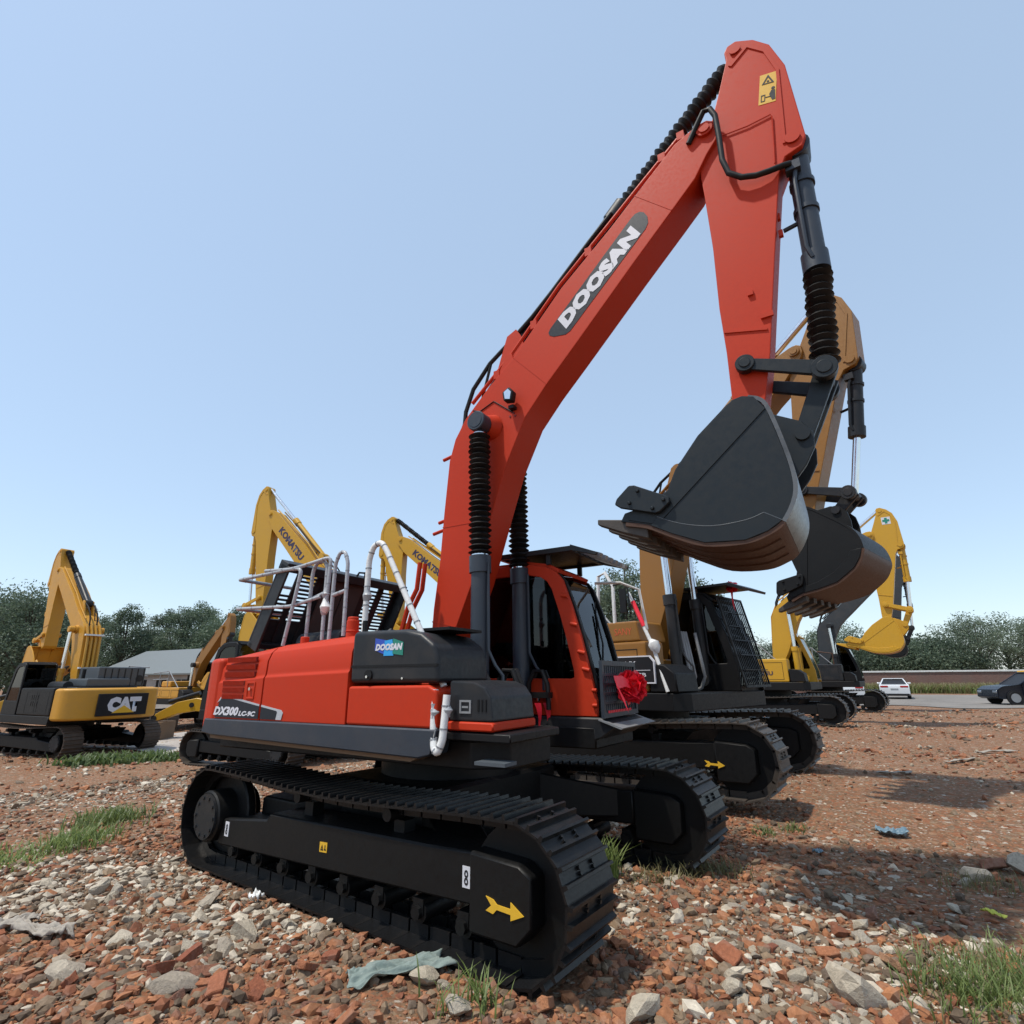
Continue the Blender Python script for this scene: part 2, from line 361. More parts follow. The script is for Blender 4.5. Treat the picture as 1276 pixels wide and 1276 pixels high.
# ---------------------------------------------------------------- the setting: ground sheet, gravel road, gravel patch
def build_ground():
    rings = np.concatenate([np.linspace(0.4, 9, 130), np.geomspace(9.1, 420, 100)]); na = 420
    ang = np.linspace(0, 2*np.pi, na, endpoint=False)
    x = CAM[0]+rings[:, None]*np.cos(ang)[None]; y = CAM[1]+rings[:, None]*np.sin(ang)[None]
    z = gh(x, y)
    v = np.stack([x, y, z], -1).reshape(-1, 3); nr = len(rings)
    i = np.arange(nr-1)[:, None]*na; j = np.arange(na)[None]; k = (j+1) % na
    f = np.stack([i+j, i+k, i+na+k, i+na+j], -1).reshape(-1, 4).tolist()
    vv = v.tolist()+[[CAM[0], CAM[1], gz(CAM[0], CAM[1])]]
    f += [(len(vv)-1, (q+1) % na, q) for q in range(na)]
    me = bpy.data.meshes.new('ground'); me.from_pydata(vv, [], f)
    me.polygons.foreach_set('use_smooth', [True]*len(me.polygons)); me.flip_normals()
    return tag(ob('ground', me, 'ground'), kind='structure')
ground = build_ground()
def sheet(name, mat, x0, x1, y0, y1, lift, nx=60, ny=20, wob=0.0):
    xs = np.linspace(x0, x1, nx); ys = np.linspace(y0, y1, ny); X, Y = np.meshgrid(xs, ys, indexing='ij')
    t = (Y-y0)/(y1-y0); Y = Y+wob*(vnoise(X*0.35+3, X*0+9.5)-0.5)*(1-t)*2
    Z = gh(X, Y)+lift; v = np.stack([X, Y, Z], -1).reshape(-1, 3).tolist()
    f = [(a*ny+b, (a+1)*ny+b, (a+1)*ny+b+1, a*ny+b+1) for a in range(nx-1) for b in range(ny-1)]
    me = bpy.data.meshes.new(name); me.from_pydata(v, [], f)
    me.polygons.foreach_set('use_smooth', [True]*len(me.polygons))
    return tag(ob(name, me, mat), kind='structure')
sheet('gravel_road', 'grey_gravel', -14, 60, 33, 58, 0.03, 100, 30, 2.5)
sheet('gravel_patch', 'white_gravel', -24, -15.5, 5.2, 8.5, 0.03, 40, 30, 1.0)

# ---------------------------------------------------------------- excavator parts
def track_path(L, H, sag, n):
    r = H/2; pts = []
    c = L/2-r
    for a in np.linspace(-90, 90, 40): pts.append((c+r*math.cos(R(a)), r+r*math.sin(R(a))))
    for i in range(1, 40):
        t = i/40; pts.append((c-2*c*t, H-sag*(0.5-0.5*math.cos(2*math.pi*min(1, t*1.0)))*1.0))
    for a in np.linspace(90, 270, 40): pts.append((-c+r*math.cos(R(a)), r+r*math.sin(R(a))))
    for i in range(1, 40): pts.append((-c+2*c*i/40, 0.0))
    P = np.array(pts+[pts[0]]); d = np.hypot(*np.diff(P, axis=0).T); s = np.concatenate([[0], np.cumsum(d)])
    out = []
    for k in range(n):
        t = (k+0.5)/n*s[-1]; q = np.array([np.interp(t, s, P[:, 0]), np.interp(t, s, P[:, 1])])
        q2 = np.array([np.interp((t+0.02) % s[-1], s, P[:, 0]), np.interp((t+0.02) % s[-1], s, P[:, 1])])
        dd = q2-q; out.append((q[0], q[1], math.atan2(dd[1], dd[0])))
    return out, s[-1]
def shoe_mb(pitch, w, detail=True):
    # local: x along travel, z outward, y width; origin on the outer plate face minus grouser height
    m = MB(); h = pitch*0.5
    m.box(-h*1.04, h*0.93, -w/2, w/2, -0.045, -0.028)
    for k, gx in enumerate((-0.86, 0.06)):
        g = gx*h
        m.add([(g-0.014, -w/2, -0.030), (g+0.018, -w/2, -0.030), (g+0.010, -w/2, 0.006), (g-0.008, -w/2, 0.006),
               (g-0.014, w/2, -0.030), (g+0.018, w/2, -0.030), (g+0.010, w/2, 0.006), (g-0.008, w/2, 0.006)],
              [(0, 1, 2, 3), (7, 6, 5, 4), (1, 5, 6, 2), (2, 6, 7, 3), (3, 7, 4, 0)])
    if detail:
        for by in (-0.085, 0.085):
            for bx in (-0.52, -0.22):
                m.cyl((bx*h, by, -0.03), (bx*h, by, -0.008), 0.013, 6)
        m.box(-h*0.9, h*0.9, -0.12, -0.075, -0.125, -0.045); m.box(-h*0.9, h*0.9, 0.075, 0.12, -0.125, -0.045)
    return m
def make_track(root, yc, side, L, H, w, nsh, mats, single=True, hero=False, sag=0.06):
    """side: -1 right, +1 left (outer face direction)"""
    fm = MB(); yo = yc+side*0.20; yi = yc-side*0.19
    a, b = min(yo, yi), max(yo, yi); k = L/4.86; hz = H/0.96
    def z(v): return v*hz
    def x(v): return v*k
    fm.prism([(x(-1.78), z(0.24)), (x(-1.78), z(0.47)), (x(-0.95), z(0.56)), (x(-0.9), z(0.62)), (x(1.15), z(0.66)), (x(1.6), z(0.68)), (x(1.6), z(0.36)), (x(-1.7), z(0.24))], a, b)
    fr = fm.build('track_frame', mats['frame'], root, bev=0.015*hz)
    g = MB(); g.prism([(x(1.6), z(0.22)), (x(1.6), z(0.70)), (x(2.02), z(0.68)), (x(2.12), z(0.62)), (x(2.12), z(0.34)), (x(2.0), z(0.22))], min(yo+side*0.05, yi), max(yo+side*0.05, yi))
    g.build('idler_guard', mats['frame'], fr, bev=0.02)
    r = H/2; c = L/2-r
    m = MB()
    for sx in (c,):
        m.cyl((sx, yc-0.10, r), (sx, yc+0.10, r), r-0.065, 28); m.cyl((sx, yc-0.16, r), (sx, yc+0.16, r), 0.12, 16)
    m.build('idler', mats['frame'], fr)
    m = MB(); m.cyl((-c, yc-0.05, r), (-c, yc+0.05, r), r-0.07, 22)
    m.cyl((-c, yc-side*0.2, r), (-c, yc+side*0.26, r), r*0.50, 28); m.build('sprocket', mats['frame'], fr, bev=0.015 if hero else 0)
    m = MB(); m.cyl((-c, yc+side*0.26, r), (-c, yc+side*0.285, r), r*0.44, 28)
    for q in range(10):
        t = q*math.pi/5; m.cyl((-c+r*0.37*math.cos(t), yc+side*0.28, r+r*0.37*math.sin(t)), (-c+r*0.37*math.cos(t), yc+side*0.297, r+r*0.37*math.sin(t)), 0.018, 6)
    m.build('final_drive_cover', mats['drive'], fr)
    nr = 8
    for q in range(nr):
        xx = x(-1.5+3.0*q/(nr-1)); m = MB()
        m.cyl((xx, yc-0.17, z(0.215)), (xx, yc+0.17, z(0.215)), z(0.075), 12); m.cyl((xx, yc-0.21, z(0.215)), (xx, yc+0.21, z(0.215)), z(0.045), 8)
        m.box(xx-0.05, xx+0.05, yc-0.18, yc+0.18, z(0.20), z(0.30))
        if hero: m.build('track_roller', mats['frame'], fr)
        else:
            if q == 0: allr = MB()
            allr.add(m.v, m.f)
    if not hero and single: allr.each('roller_piece', mats['frame'], fr)
    elif not hero: tag(allr.build('track_rollers', mats['frame'], fr), kind='stuff')
    for xx in (x(-0.5), x(0.71)):
        m = MB(); m.cyl((xx, yc-0.14, z(0.80)), (xx, yc+side*0.14, z(0.80)), z(0.07), 12); m.cyl((xx, yc+side*0.05, z(0.80)), (xx, yc+side*0.2, z(0.80)), z(0.05), 12)
        m.box(xx-0.06, xx+0.06, yc-0.06, yc+0.06, z(0.62), z(0.74)); m.build('carrier_roller', mats['frame'], fr)
    pts, per = track_path(L, H, sag, nsh)
    sm = shoe_mb(per/nsh, w, single)
    if single:
        me = sm.mesh('track_shoe', 0, smooth=0)
        for (px, pz, an) in pts:
            s = ob('track_shoe', me, mats['shoe'], fr); s.location = (px, yc, pz); s.rotation_euler = (0, -(an-math.pi)+0, 0)
            s.rotation_euler = (0, -an, 0)
            # travel runs along the path with the outside on its right: flip so local +z points out
            s.rotation_euler = (0, -an+math.pi, 0)
    else:
        al = MB()
        for (px, pz, an) in pts:
            M = Matrix.Translation((px, yc, pz)) @ Matrix.Rotation(-an+math.pi, 4, 'Y')
            al.add([tuple(M @ Vector(p)) for p in sm.v], sm.f)
        tag(al.build('track_chain', mats['shoe'], fr, smooth=0), kind='stuff')
    ln = MB()
    for ys in (-0.095, 0.095):
        P = [(p[0]*(1-0.0), p[1]) for p in pts]
        q = [Vector((p[0], yc+ys, p[1])) for p in P]
    return fr

HB = [(-0.16, 1.95), (-0.16, 2.10), (-0.14, 2.23), (-0.12, 2.59), (-0.05, 3.14), (-0.01, 3.72), (0.05, 4.39), (0.13, 4.66), (0.28, 4.90), (0.60, 5.22), (0.98, 5.54),
      (1.65, 6.26), (2.29, 6.80), (2.71, 7.19), (3.11, 7.56), (3.36, 7.67), (3.47, 7.68), (3.545, 7.62), (3.565, 7.50), (3.54, 7.36), (3.43, 7.22),
      (3.28, 6.97), (3.03, 6.71), (2.54, 6.21), (1.75, 5.38), (1.41, 5.03), (1.13, 4.70), (0.86, 4.15), (0.72, 3.74), (0.43, 2.88), (0.08, 2.07), (0.02, 1.93)]
HA = [(3.76, 8.44), (3.75, 8.56), (3.79, 8.63), (3.88, 8.645), (4.05, 8.53), (4.19, 8.34), (4.29, 7.96), (4.335, 6.95), (4.29, 6.84), (4.13, 6.79), (4.05, 6.62), (4.01, 6.40), (3.87, 5.60), (3.71, 4.68), (3.63, 4.33),
      (3.58, 4.10), (3.50, 3.98), (3.40, 3.98), (3.33, 4.10), (3.33, 4.29), (3.34, 4.81), (3.33, 5.31), (3.35, 6.04), (3.34, 6.73), (3.33, 6.99), (3.34, 7.23), (3.49, 7.60), (3.62, 7.99)]
HK = [(3.33, 4.04), (3.39, 4.075), (3.46, 4.09), (3.55, 4.06), (3.63, 3.93), (3.69, 3.63), (3.735, 3.34), (3.72, 3.15), (3.62, 2.97), (3.51, 2.90), (3.34, 2.85), (3.03, 2.87), (2.78, 2.98), (2.58, 3.09), (2.33, 3.16),
      (2.37, 3.23), (2.62, 3.28), (2.77, 3.38), (2.85, 3.55), (3.07, 3.82)]
HS = [(3.50, 4.05), (3.58, 4.01), (3.628, 3.92), (3.69, 3.63), (3.732, 3.34), (3.715, 3.15), (3.615, 2.972), (3.51, 2.903), (3.34, 2.855), (3.03, 2.875), (2.78, 2.985), (2.58, 3.09), (2.38, 3.145)]
def smooth_path(P, n=4):
    out = []; P = [Vector(p) for p in P]
    for i in range(len(P)-1):
        p0, p1, p2, p3 = P[max(i-1, 0)], P[i], P[i+1], P[min(i+2, len(P)-1)]
        for k in range(n):
            t = k/n; q = 0.5*((2*p1)+(p2-p0)*t+(2*p0-5*p1+4*p2-p3)*t*t+(3*p1-p0-3*p2+p3)*t**3); out.append((q.x, q.y))
    return out+[tuple(P[-1])]
def front_gear(root, rz, T0, W, mats, style, curl=0.0, bs=1.0):
    """boom, arm, bucket, rams and links; T maps the reference side profile (x, z) to this machine's"""
    T = T0
    def tt(l): return [T(p) for p in l]
    def t3(x, y, z): p = T0((x, z)); return (p[0], y, p[1])
    hero = style == 'hero'; wa = W*0.78; kb = W/0.22
    boom = MB().prism(tt(HB), -W, W).build('boom', mats['boom'], root, rz, bev=0.012, seg=2)
    m = MB()
    for s in (-1, 1):
        m.cyl(t3(3.44, s*W, 7.54), t3(3.44, s*(W+0.035), 7.54), 0.085, 20); m.cyl(t3(3.44, s*W, 7.54), t3(3.44, s*(W+0.05), 7.54), 0.055, 20)
        m.cyl(t3(-0.06, s*W, 2.05), t3(-0.06, s*(W+0.06), 2.05), 0.10, 20)
    m.each('pin_boss', mats['boom'], boom)
    m = MB(); a = W+0.2
    m.cyl(t3(0.63, -a-0.09, 4.67), t3(0.63, a+0.09, 4.67), 0.085, 18); m.build('ram_pin', mats['ram'], boom)
    m = MB()
    for s in (-1, 1): m.cyl(t3(0.66, s*W*0.9, 4.68), t3(0.63, s*(W+0.10), 4.67), 0.17, 20, 0.13)
    m.each('ram_boss', mats['boom'], boom)
    # lift rams
    for s in (-1, 1):
        y = s*a; m = MB()
        m.cyl(t3(0.67, y, 1.62), t3(0.665, y, 2.98), 0.098, 20); m.cyl(t3(0.665, y, 2.90), t3(0.66, y, 3.08), 0.118, 20)
        m.cyl(t3(0.67, y-0.1, 1.64), t3(0.67, y+0.1, 1.64), 0.12, 16)
        m.tube([t3(0.78, y-0.02, 3.0), t3(0.79, y-0.02, 2.1), t3(0.86, y, 1.95), t3(0.95, y, 1.85), t3(0.95, y, 1.7)], 0.017, 6)
        rm = m.build('lift_ram', mats['ram'], root, rz)
        m = MB()
        if hero:
            m.bellows(t3(0.66, y, 3.09), t3(0.632, y, 4.52), 0.085, 0.125, 23, 18); m.build('ram_bellows', 'rubber', rm)
            MB().cyl(t3(0.633, y, 4.50), t3(0.632, y, 4.53), 0.075, 16).build('clamp', 'chrome', rm)
            MB().cyl(t3(0.66, y, 3.07), t3(0.66, y, 3.10), 0.095, 16).build('clamp', 'chrome', rm)
        else:
            m.cyl(t3(0.66, y, 3.0), t3(0.63, y, 4.6), 0.062, 16); m.build('ram_rod', 'chrome', rm)
        MB().cyl(t3(0.63, y-0.085, 4.67), t3(0.63, y+0.085, 4.67), 0.12, 20).build('ram_eye', mats['ram'], rm, bev=0.01)
    # stick ram above the boom
    m = MB(); m.cyl(t3(0.95, 0, 5.83), t3(2.36, 0, 7.20), 0.105, 20); m.cyl(t3(0.95, -0.12, 5.83), t3(0.95, 0.12, 5.83), 0.13, 16)
    m.cyl(t3(2.25, 0, 7.09), t3(2.42, 0, 7.26), 0.125, 20)
    rm = m.build('stick_ram', mats['stick_ram'], root, rz)
    m = MB()
    if style in ('hero', 'bellows'): m.bellows(t3(2.40, 0, 7.24), t3(3.74, 0, 8.52), 0.075, 0.105, 22, 16); m.build('ram_bellows', 'rubber', rm)
    else: m.cyl(t3(2.36, 0, 7.2), t3(3.80, 0, 8.56), 0.06, 16); m.build('ram_rod', 'chrome', rm)
    m = MB()
    for s in (-1, 1): m.prism(tt([(0.62, 5.16), (0.86, 5.90), (0.99, 5.96), (1.06, 5.84), (1.12, 5.62)]), s*0.15-0.02, s*0.15+0.02)
    m.each('ram_bracket', mats['boom'], boom)
    # arm
    arm = MB().prism(tt(HA), -wa, wa).build('arm', mats['boom'], root, rz, bev=0.012, seg=2)
    m = MB()
    for s in (-1, 1):
        y0, y1 = sorted((s*wa, s*(wa+0.012)))
        for (p, r) in (((3.86, 8.51), 0.06), ((4.22, 6.98), 0.07)): q = T(p); m.cyl((q[0], y0, q[1]), (q[0], s*(wa+0.022), q[1]), r, 18)
        m.prism(tt([(3.80, 8.30), (3.98, 8.45), (4.12, 8.27), (4.20, 7.93), (4.13, 6.95), (4.16, 6.95), (4.23, 7.94), (4.145, 8.29), (3.99, 8.49), (3.77, 8.33)]), y0, y1)
        m.prism(tt([(3.345, 5.02), (3.72, 4.92), (3.72, 4.945), (3.345, 5.045)]), y0, y1)
    m.each('stiffener', mats['boom'], arm)
    # bucket ram
    m = MB(); m.cyl(t3(4.235, 0, 6.93), t3(4.21, 0, 5.62), 0.10, 20); m.cyl(t3(4.21, 0, 5.68), t3(4.205, 0, 5.48), 0.12, 20)
    m.cyl(t3(4.235, -0.12, 6.93), t3(4.235, 0.12, 6.93), 0.13, 16); m.cyl(t3(4.23, 0, 6.55), t3(4.229, 0, 6.50), 0.115, 20); m.cyl(t3(4.22, 0, 6.22), t3(4.219, 0, 6.17), 0.115, 20)
    m.tube([t3(4.20, -0.13, 6.66), t3(4.17, -0.14, 6.5), t3(4.155, -0.13, 5.7), t3(4.19, -0.11, 5.58)], 0.02, 8)
    m.box(*(lambda p: (p[0]-0.05, p[0]+0.08, -0.17, -0.08, p[1]-0.05, p[1]+0.05))(T((4.16, 6.66))))
    m.tube([t3(4.0, 0.0, 6.07), t3(4.2, 0.0, 6.11)], 0.022, 8)
    rm = m.build('bucket_ram', mats['ram'], root, rz)
    m = MB()
    if hero: m.bellows(t3(4.205, 0, 5.47), t3(4.12, 0, 4.50), 0.085, 0.125, 13, 16); m.build('ram_bellows', 'rubber', rm)
    else: m.cyl(t3(4.205, 0, 5.5), t3(4.12, 0, 4.4), 0.055, 16); m.build('ram_rod', 'chrome', rm)
    # tipping links
    for s in (-1, 1):
        y = s*(wa+0.055); m = MB(); p = Vector(t3(3.49, y, 4.60)); q = Vector(t3(4.10, y, 4.36)); d = (q-p).normalized(); n = Vector((-d.z, 0, d.x))
        poly = [((p+n*0.055).x, (p+n*0.055).z), ((q+n*0.07).x, (q+n*0.07).z), ((q-n*0.07).x, (q-n*0.07).z), ((p-n*0.055).x, (p-n*0.055).z)]
        m.prism(poly, y-0.022, y+0.022)
        for c, r in ((p, 0.085), (q, 0.105)): m.cyl((c.x, y-0.04, c.z), (c.x, y+0.04, c.z), r, 22); m.cyl((c.x, y-0.05*1, c.z), (c.x, y+0.05, c.z), r*0.6, 18)
        m.build('tipping_link', mats['link'], root, rz, bev=0.006)
    # bucket
    Wb = 0.63*(1.15 if curl else 1.0)
    T_arm = T0
    def T_bucket(p):
        x, z = (p[0]-3.46)*bs, (p[1]-4.03)*bs; c, q = math.cos(curl), math.sin(curl)
        return T_arm((3.46+c*x-q*z, 4.03+q*x+c*z))
    T = T_bucket
    hs = smooth_path(HS); HKs = HK[:4]+smooth_path(HK[4:15])+HK[15:]
    bucket = MB().sweep(tt(hs[:25]), -Wb-0.006, Wb+0.006, 0.032).build('bucket', mats['bucket_back'], root, rz)
    MB().sweep(tt(hs[24:]), -Wb-0.004, Wb+0.004, 0.034).build('bucket_floor', mats['bucket_floor'], bucket)
    for s in (-1, 1): MB().prism(tt(HKs), *sorted((s*(Wb-0.03), s*Wb))).build('side_plate', mats['bucket'], bucket, bev=0.004)
    if True:
        p, q = Vector(T_arm((4.10, 4.36))), Vector(T((3.85, 3.80))); d = (q-p).normalized(); n = Vector((-d.y, d.x))
        for s in (-1, 1):
            m = MB().prism([tuple(p+n*0.09-d*0.05), tuple(q+n*0.07), tuple(q+d*0.09), tuple(q-n*0.08), tuple(p-n*0.09-d*0.05)], s*0.11-0.028, s*0.11+0.028)
            m.build('bucket_link', mats['link'], root, rz, bev=0.006)
        m = MB(); m.cyl((p.x, -wa-0.03, p.y), (p.x, wa+0.03, p.y), 0.075, 18); m.build('link_pin', mats['link'], root, rz)
        m = MB(); m.cyl((q.x, -0.26, q.y), (q.x, 0.26, q.y), 0.06, 18); m.build('link_pin', mats['link'], root, rz)
    m = MB()
    for s in (-1, 1):
        y0, y1 = sorted((s*(Wb-0.005), s*(Wb+0.014)))
        m.prism(tt([(3.50, 3.05), (3.62, 2.97), (3.51, 2.90), (3.34, 2.85), (3.03, 2.87), (2.78, 2.98), (2.60, 3.08), (2.66, 3.15), (2.85, 3.06), (3.10, 3.0), (3.36, 3.01)]), y0, y1)
    m.each('wear_plate', mats['bucket'], bucket, bev=0.004)
    m = MB()
    for s in (-1, 1):
        y0, y1 = sorted((s*(Wb-0.004), s*(Wb+0.008)))
        m.prism(tt([(3.34, 4.03), (3.39, 4.072), (3.46, 4.085), (3.55, 4.055), (3.625, 3.925), (2.66, 3.08), (2.40, 3.16), (2.42, 3.225), (2.63, 3.27), (2.785, 3.38), (2.86, 3.55), (3.08, 3.815)]), y0, y1)
    m.each('edge_plate', mats['bucket'], bucket, bev=0.003)
    if hero:
        for s in (-1, 1):
            for pth in ([(3.50, 3.05), (3.36, 3.01), (3.10, 3.0), (2.85, 3.06), (2.66, 3.15)], [(3.50, 3.05), (3.62, 2.97)]):
                MB().tube([(T(p)[0], s*(Wb+0.012), T(p)[1]) for p in smooth_path(pth)], 0.0045, 6).build('weld_bead', 'hood_grey', bucket)
        for xq in (1, 2, 3): 
            y = -Wb+2*Wb*xq/4; q = [T(p) for p in hs[26:46]]
            MB().sweep([(p[0]+0.0, p[1]-0.034) for p in q], y-0.05, y+0.05, 0.014).build('wear_strip', 'rust_steel', bucket)
    for s in (-1, 1):
        y0, y1 = sorted((s*(Wb+0.015), s*(Wb+0.055)))
        m = MB().prism(tt([(2.30, 3.31), (2.32, 3.36), (2.44, 3.465), (2.49, 3.46), (2.79, 3.30), (2.79, 3.25), (2.70, 3.18), (2.66, 3.17), (2.35, 3.27)]), y0, y1)
        for p in ((2.52, 3.40), (2.74, 3.28), (2.44, 3.30), (2.64, 3.22)): q = T(p); m.cyl((q[0], s*(Wb+0.05), q[1]), (q[0], s*(Wb+0.075), q[1]), 0.02, 6)
        m.build('side_cutter', mats['bucket'], bucket, bev=0.008)
    for s in (-1, 1):
        m = MB().prism(tt([(3.40, 4.02), (3.62, 4.06), (3.86, 3.92), (3.935, 3.80), (3.92, 3.66), (3.84, 3.52), (3.755, 3.42), (3.70, 3.40), (3.68, 3.60), (3.60, 3.88)]), s*0.21-0.022, s*0.21+0.022)
        m.build('ear', mats['bucket'], bucket, bev=0.006)
    for k in range(5):
        y = (-0.86+0.43*k)*Wb; p0 = T((2.56, 3.045)); p1 = T((2.33, 3.13)); p2 = T((2.09, 3.205)); m = MB()
        m.add([(p0[0], y-0.065, p0[1]-0.065), (p0[0], y+0.065, p0[1]-0.065), (p0[0], y+0.065, p0[1]+0.08), (p0[0], y-0.065, p0[1]+0.08),
               (p1[0], y-0.06, p1[1]-0.065), (p1[0], y+0.06, p1[1]-0.065), (p1[0], y+0.06, p1[1]+0.055), (p1[0], y-0.06, p1[1]+0.055),
               (p2[0], y-0.045, p2[1]-0.030), (p2[0], y+0.045, p2[1]-0.030), (p2[0], y+0.045, p2[1]+0.022), (p2[0], y-0.045, p2[1]+0.022)],
              [(0, 1, 2, 3), (0, 4, 5, 1), (1, 5, 6, 2), (2, 6, 7, 3), (3, 7, 4, 0), (4, 8, 9, 5), (5, 9, 10, 6), (6, 10, 11, 7), (7, 11, 8, 4), (8, 11, 10, 9)])
        m.build('tooth', mats['tooth'], bucket, bev=0.008)
    T = T_arm
    # oil pipes along the boom back
    back = [(0.0, 2.5), (0.03, 3.14), (0.07, 3.72), (0.12, 4.40), (0.30, 4.86), (0.62, 5.18)]
    m = MB()
    for y in (-0.12, -0.05, 0.06, 0.13): m.tube([t3(p[0]-0.11, y*kb, p[1]+0.03) for p in back[:5]], 0.02, 6)
    for y in (-0.16, 0.16): m.tube([t3(p[0]-0.06, y*kb, p[1]+0.07) for p in ((0.40, 5.05), (0.98, 5.56), (1.65, 6.27), (2.29, 6.82), (2.75, 7.22), (3.2, 7.60))], 0.024, 8)
    m.each('oil_pipe', mats['pipe'], boom)
    m = MB()
    for y in (-0.13, 0.12): m.tube([t3(0.20, y, 4.80), t3(0.22, y, 5.05), t3(0.33, y, 5.34), t3(0.58, y, 5.63), t3(0.91, y, 5.86), t3(1.2, y, 6.08), t3(1.49, y, 6.34), t3(2.0, y, 6.83), t3(2.3, y, 7.1)], 0.027, 8)
    for (a0, a1) in (((0.44, 5.05), (0.60, 5.64)), ((0.98, 5.50), (0.92, 5.88)), ((1.40, 5.98), (1.47, 6.34))): m.tube([t3(a0[0], -0.13, a0[1]), t3(a1[0], -0.13, a1[1])], 0.018, 6); 
    m.each('hose', 'rubber', boom)
    return boom, arm, bucket

# ---------------------------------------------------------------- the orange excavator
SW = R(5.0)
hero = thing('excavator', 'big orange-red crawler excavator with raised engine hood and dark grey bucket', 'excavator')
tm = dict(frame='frame_black', shoe='shoe', drive='charcoal')
trR = make_track(hero, -1.3, -1, 4.86, 0.96, 0.6, 53, tm, True, True, 0.06)
trL = make_track(hero, 1.3, 1, 4.86, 0.96, 0.6, 53, tm, True, True, 0.06)
# marks on the near track frame
def arrow_poly(x, z, s=1.0):
    return [(x, z-0.035*s), (x+0.045*s, z), (x, z+0.045*s), (x+0.06*s, z+0.035*s), (x+0.09*s, z+0.012*s), (x+0.2*s, z+0.008*s), (x+0.2*s, z+0.045*s), (x+0.30*s, z-0.012*s), (x+0.2*s, z-0.055*s), (x+0.2*s, z-0.022*s), (x+0.09*s, z-0.016*s), (x+0.06*s, z-0.045*s)]
yg = -1.3-0.255
MB().prism(arrow_poly(1.76, 0.42), yg-0.003, yg+0.004).build('arrow_mark', 'decal_yellow', trR)
yf = -1.5
MB().prism([(-0.10, 0.425), (0.0, 0.43), (0.0, 0.505), (-0.10, 0.50)], yf-0.004, yf+0.003).build('warning_label', 'decal_yellow', trR)
m = MB(); m.ring([(-0.085, 0.44), (-0.045, 0.442), (-0.065, 0.485)], [(-0.073, 0.449), (-0.057, 0.45), (-0.065, 0.467)], yf-0.006, yf-0.003); m.box(-0.035, -0.01, yf-0.006, yf-0.003, 0.445, 0.455); m.box(-0.03, -0.02, yf-0.006, yf-0.003, 0.455, 0.485); m.build('warning_sign', 'decal_black', trR)
for (lx, lz) in ((1.51, 0.455), (-1.66, 0.33)):
    MB().prism([(lx, lz), (lx+0.07, lz), (lx+0.07, lz+0.13), (lx, lz+0.13)], yf-0.004, yf+0.003).build('tie_down_label', 'decal_white', trR)
    m = MB()
    for zz in (0.03, 0.075): 
        c = [(lx+0.035+0.018*math.cos(t*math.pi/4), lz+zz+0.01+0.024*math.sin(t*math.pi/4)) for t in range(8)]
        m.ring(c, [((p[0]-lx-0.035)*0.5+lx+0.035, (p[1]-lz-zz-0.01)*0.5+lz+zz+0.01) for p in c], yf-0.007, yf-0.004)
    m.build('chain_symbol', 'decal_black', trR)
# carbody
m = MB(); m.prism([(-0.75, -0.95), (0.75, -0.95), (0.75, 0.95), (-0.75, 0.95)], 0.55, 0.90, 'z')
m.build('car_body', 'frame_black', hero, bev=0.03)
for sx in (-1, 1):
    for sy in (-1, 1):
        m = MB(); x0 = sx*0.35; x1 = sx*1.25
        m.add([(x0-0.35, sy*0.6, 0.42), (x0+0.35, sy*0.6, 0.42), (x1+0.3, sy*1.2, 0.40), (x1-0.3, sy*1.2, 0.40),
               (x0-0.35, sy*0.6, 0.86), (x0+0.35, sy*0.6, 0.86), (x1+0.3, sy*1.2, 0.66), (x1-0.3, sy*1.2, 0.66)],
              [(0, 1, 2, 3), (4, 7, 6, 5), (0, 4, 5, 1), (1, 5, 6, 2), (2, 6, 7, 3), (3, 7, 4, 0)]).build('carbody_leg', 'frame_black', hero, bev=0.02)
MB().cyl((0, 0, 0.9), (0, 0, 1.1), 0.72, 40).build('swing_ring', 'black_paint', hero)
# deck
deck = MB().prism([(-2.2, -1.28), (1.18, -1.28), (1.45, -1.1), (1.5, -0.5), (0.4, -0.5), (0.4, 0.35), (1.55, 0.4), (1.6, 1.38), (-2.2, 1.38)], 1.13, 1.34, 'z').build('deck', 'black_paint', hero, SW, bev=0.015)
# counterweight
cwp = [(-2.16, -1.50), (-2.30, -1.44), (-2.52, -1.22), (-2.72, -0.85), (-2.84, -0.4), (-2.87, 0), (-2.84, 0.4), (-2.72, 0.85), (-2.52, 1.22), (-2.30, 1.44), (-2.10, 1.50), (-2.0, 1.50), (-2.0, -1.495), (-2.05, -1.505)]
cw = MB().prism(cwp, 1.30, 2.06, 'z').build('counterweight', 'orange', hero, SW, bev=0.07, seg=4)
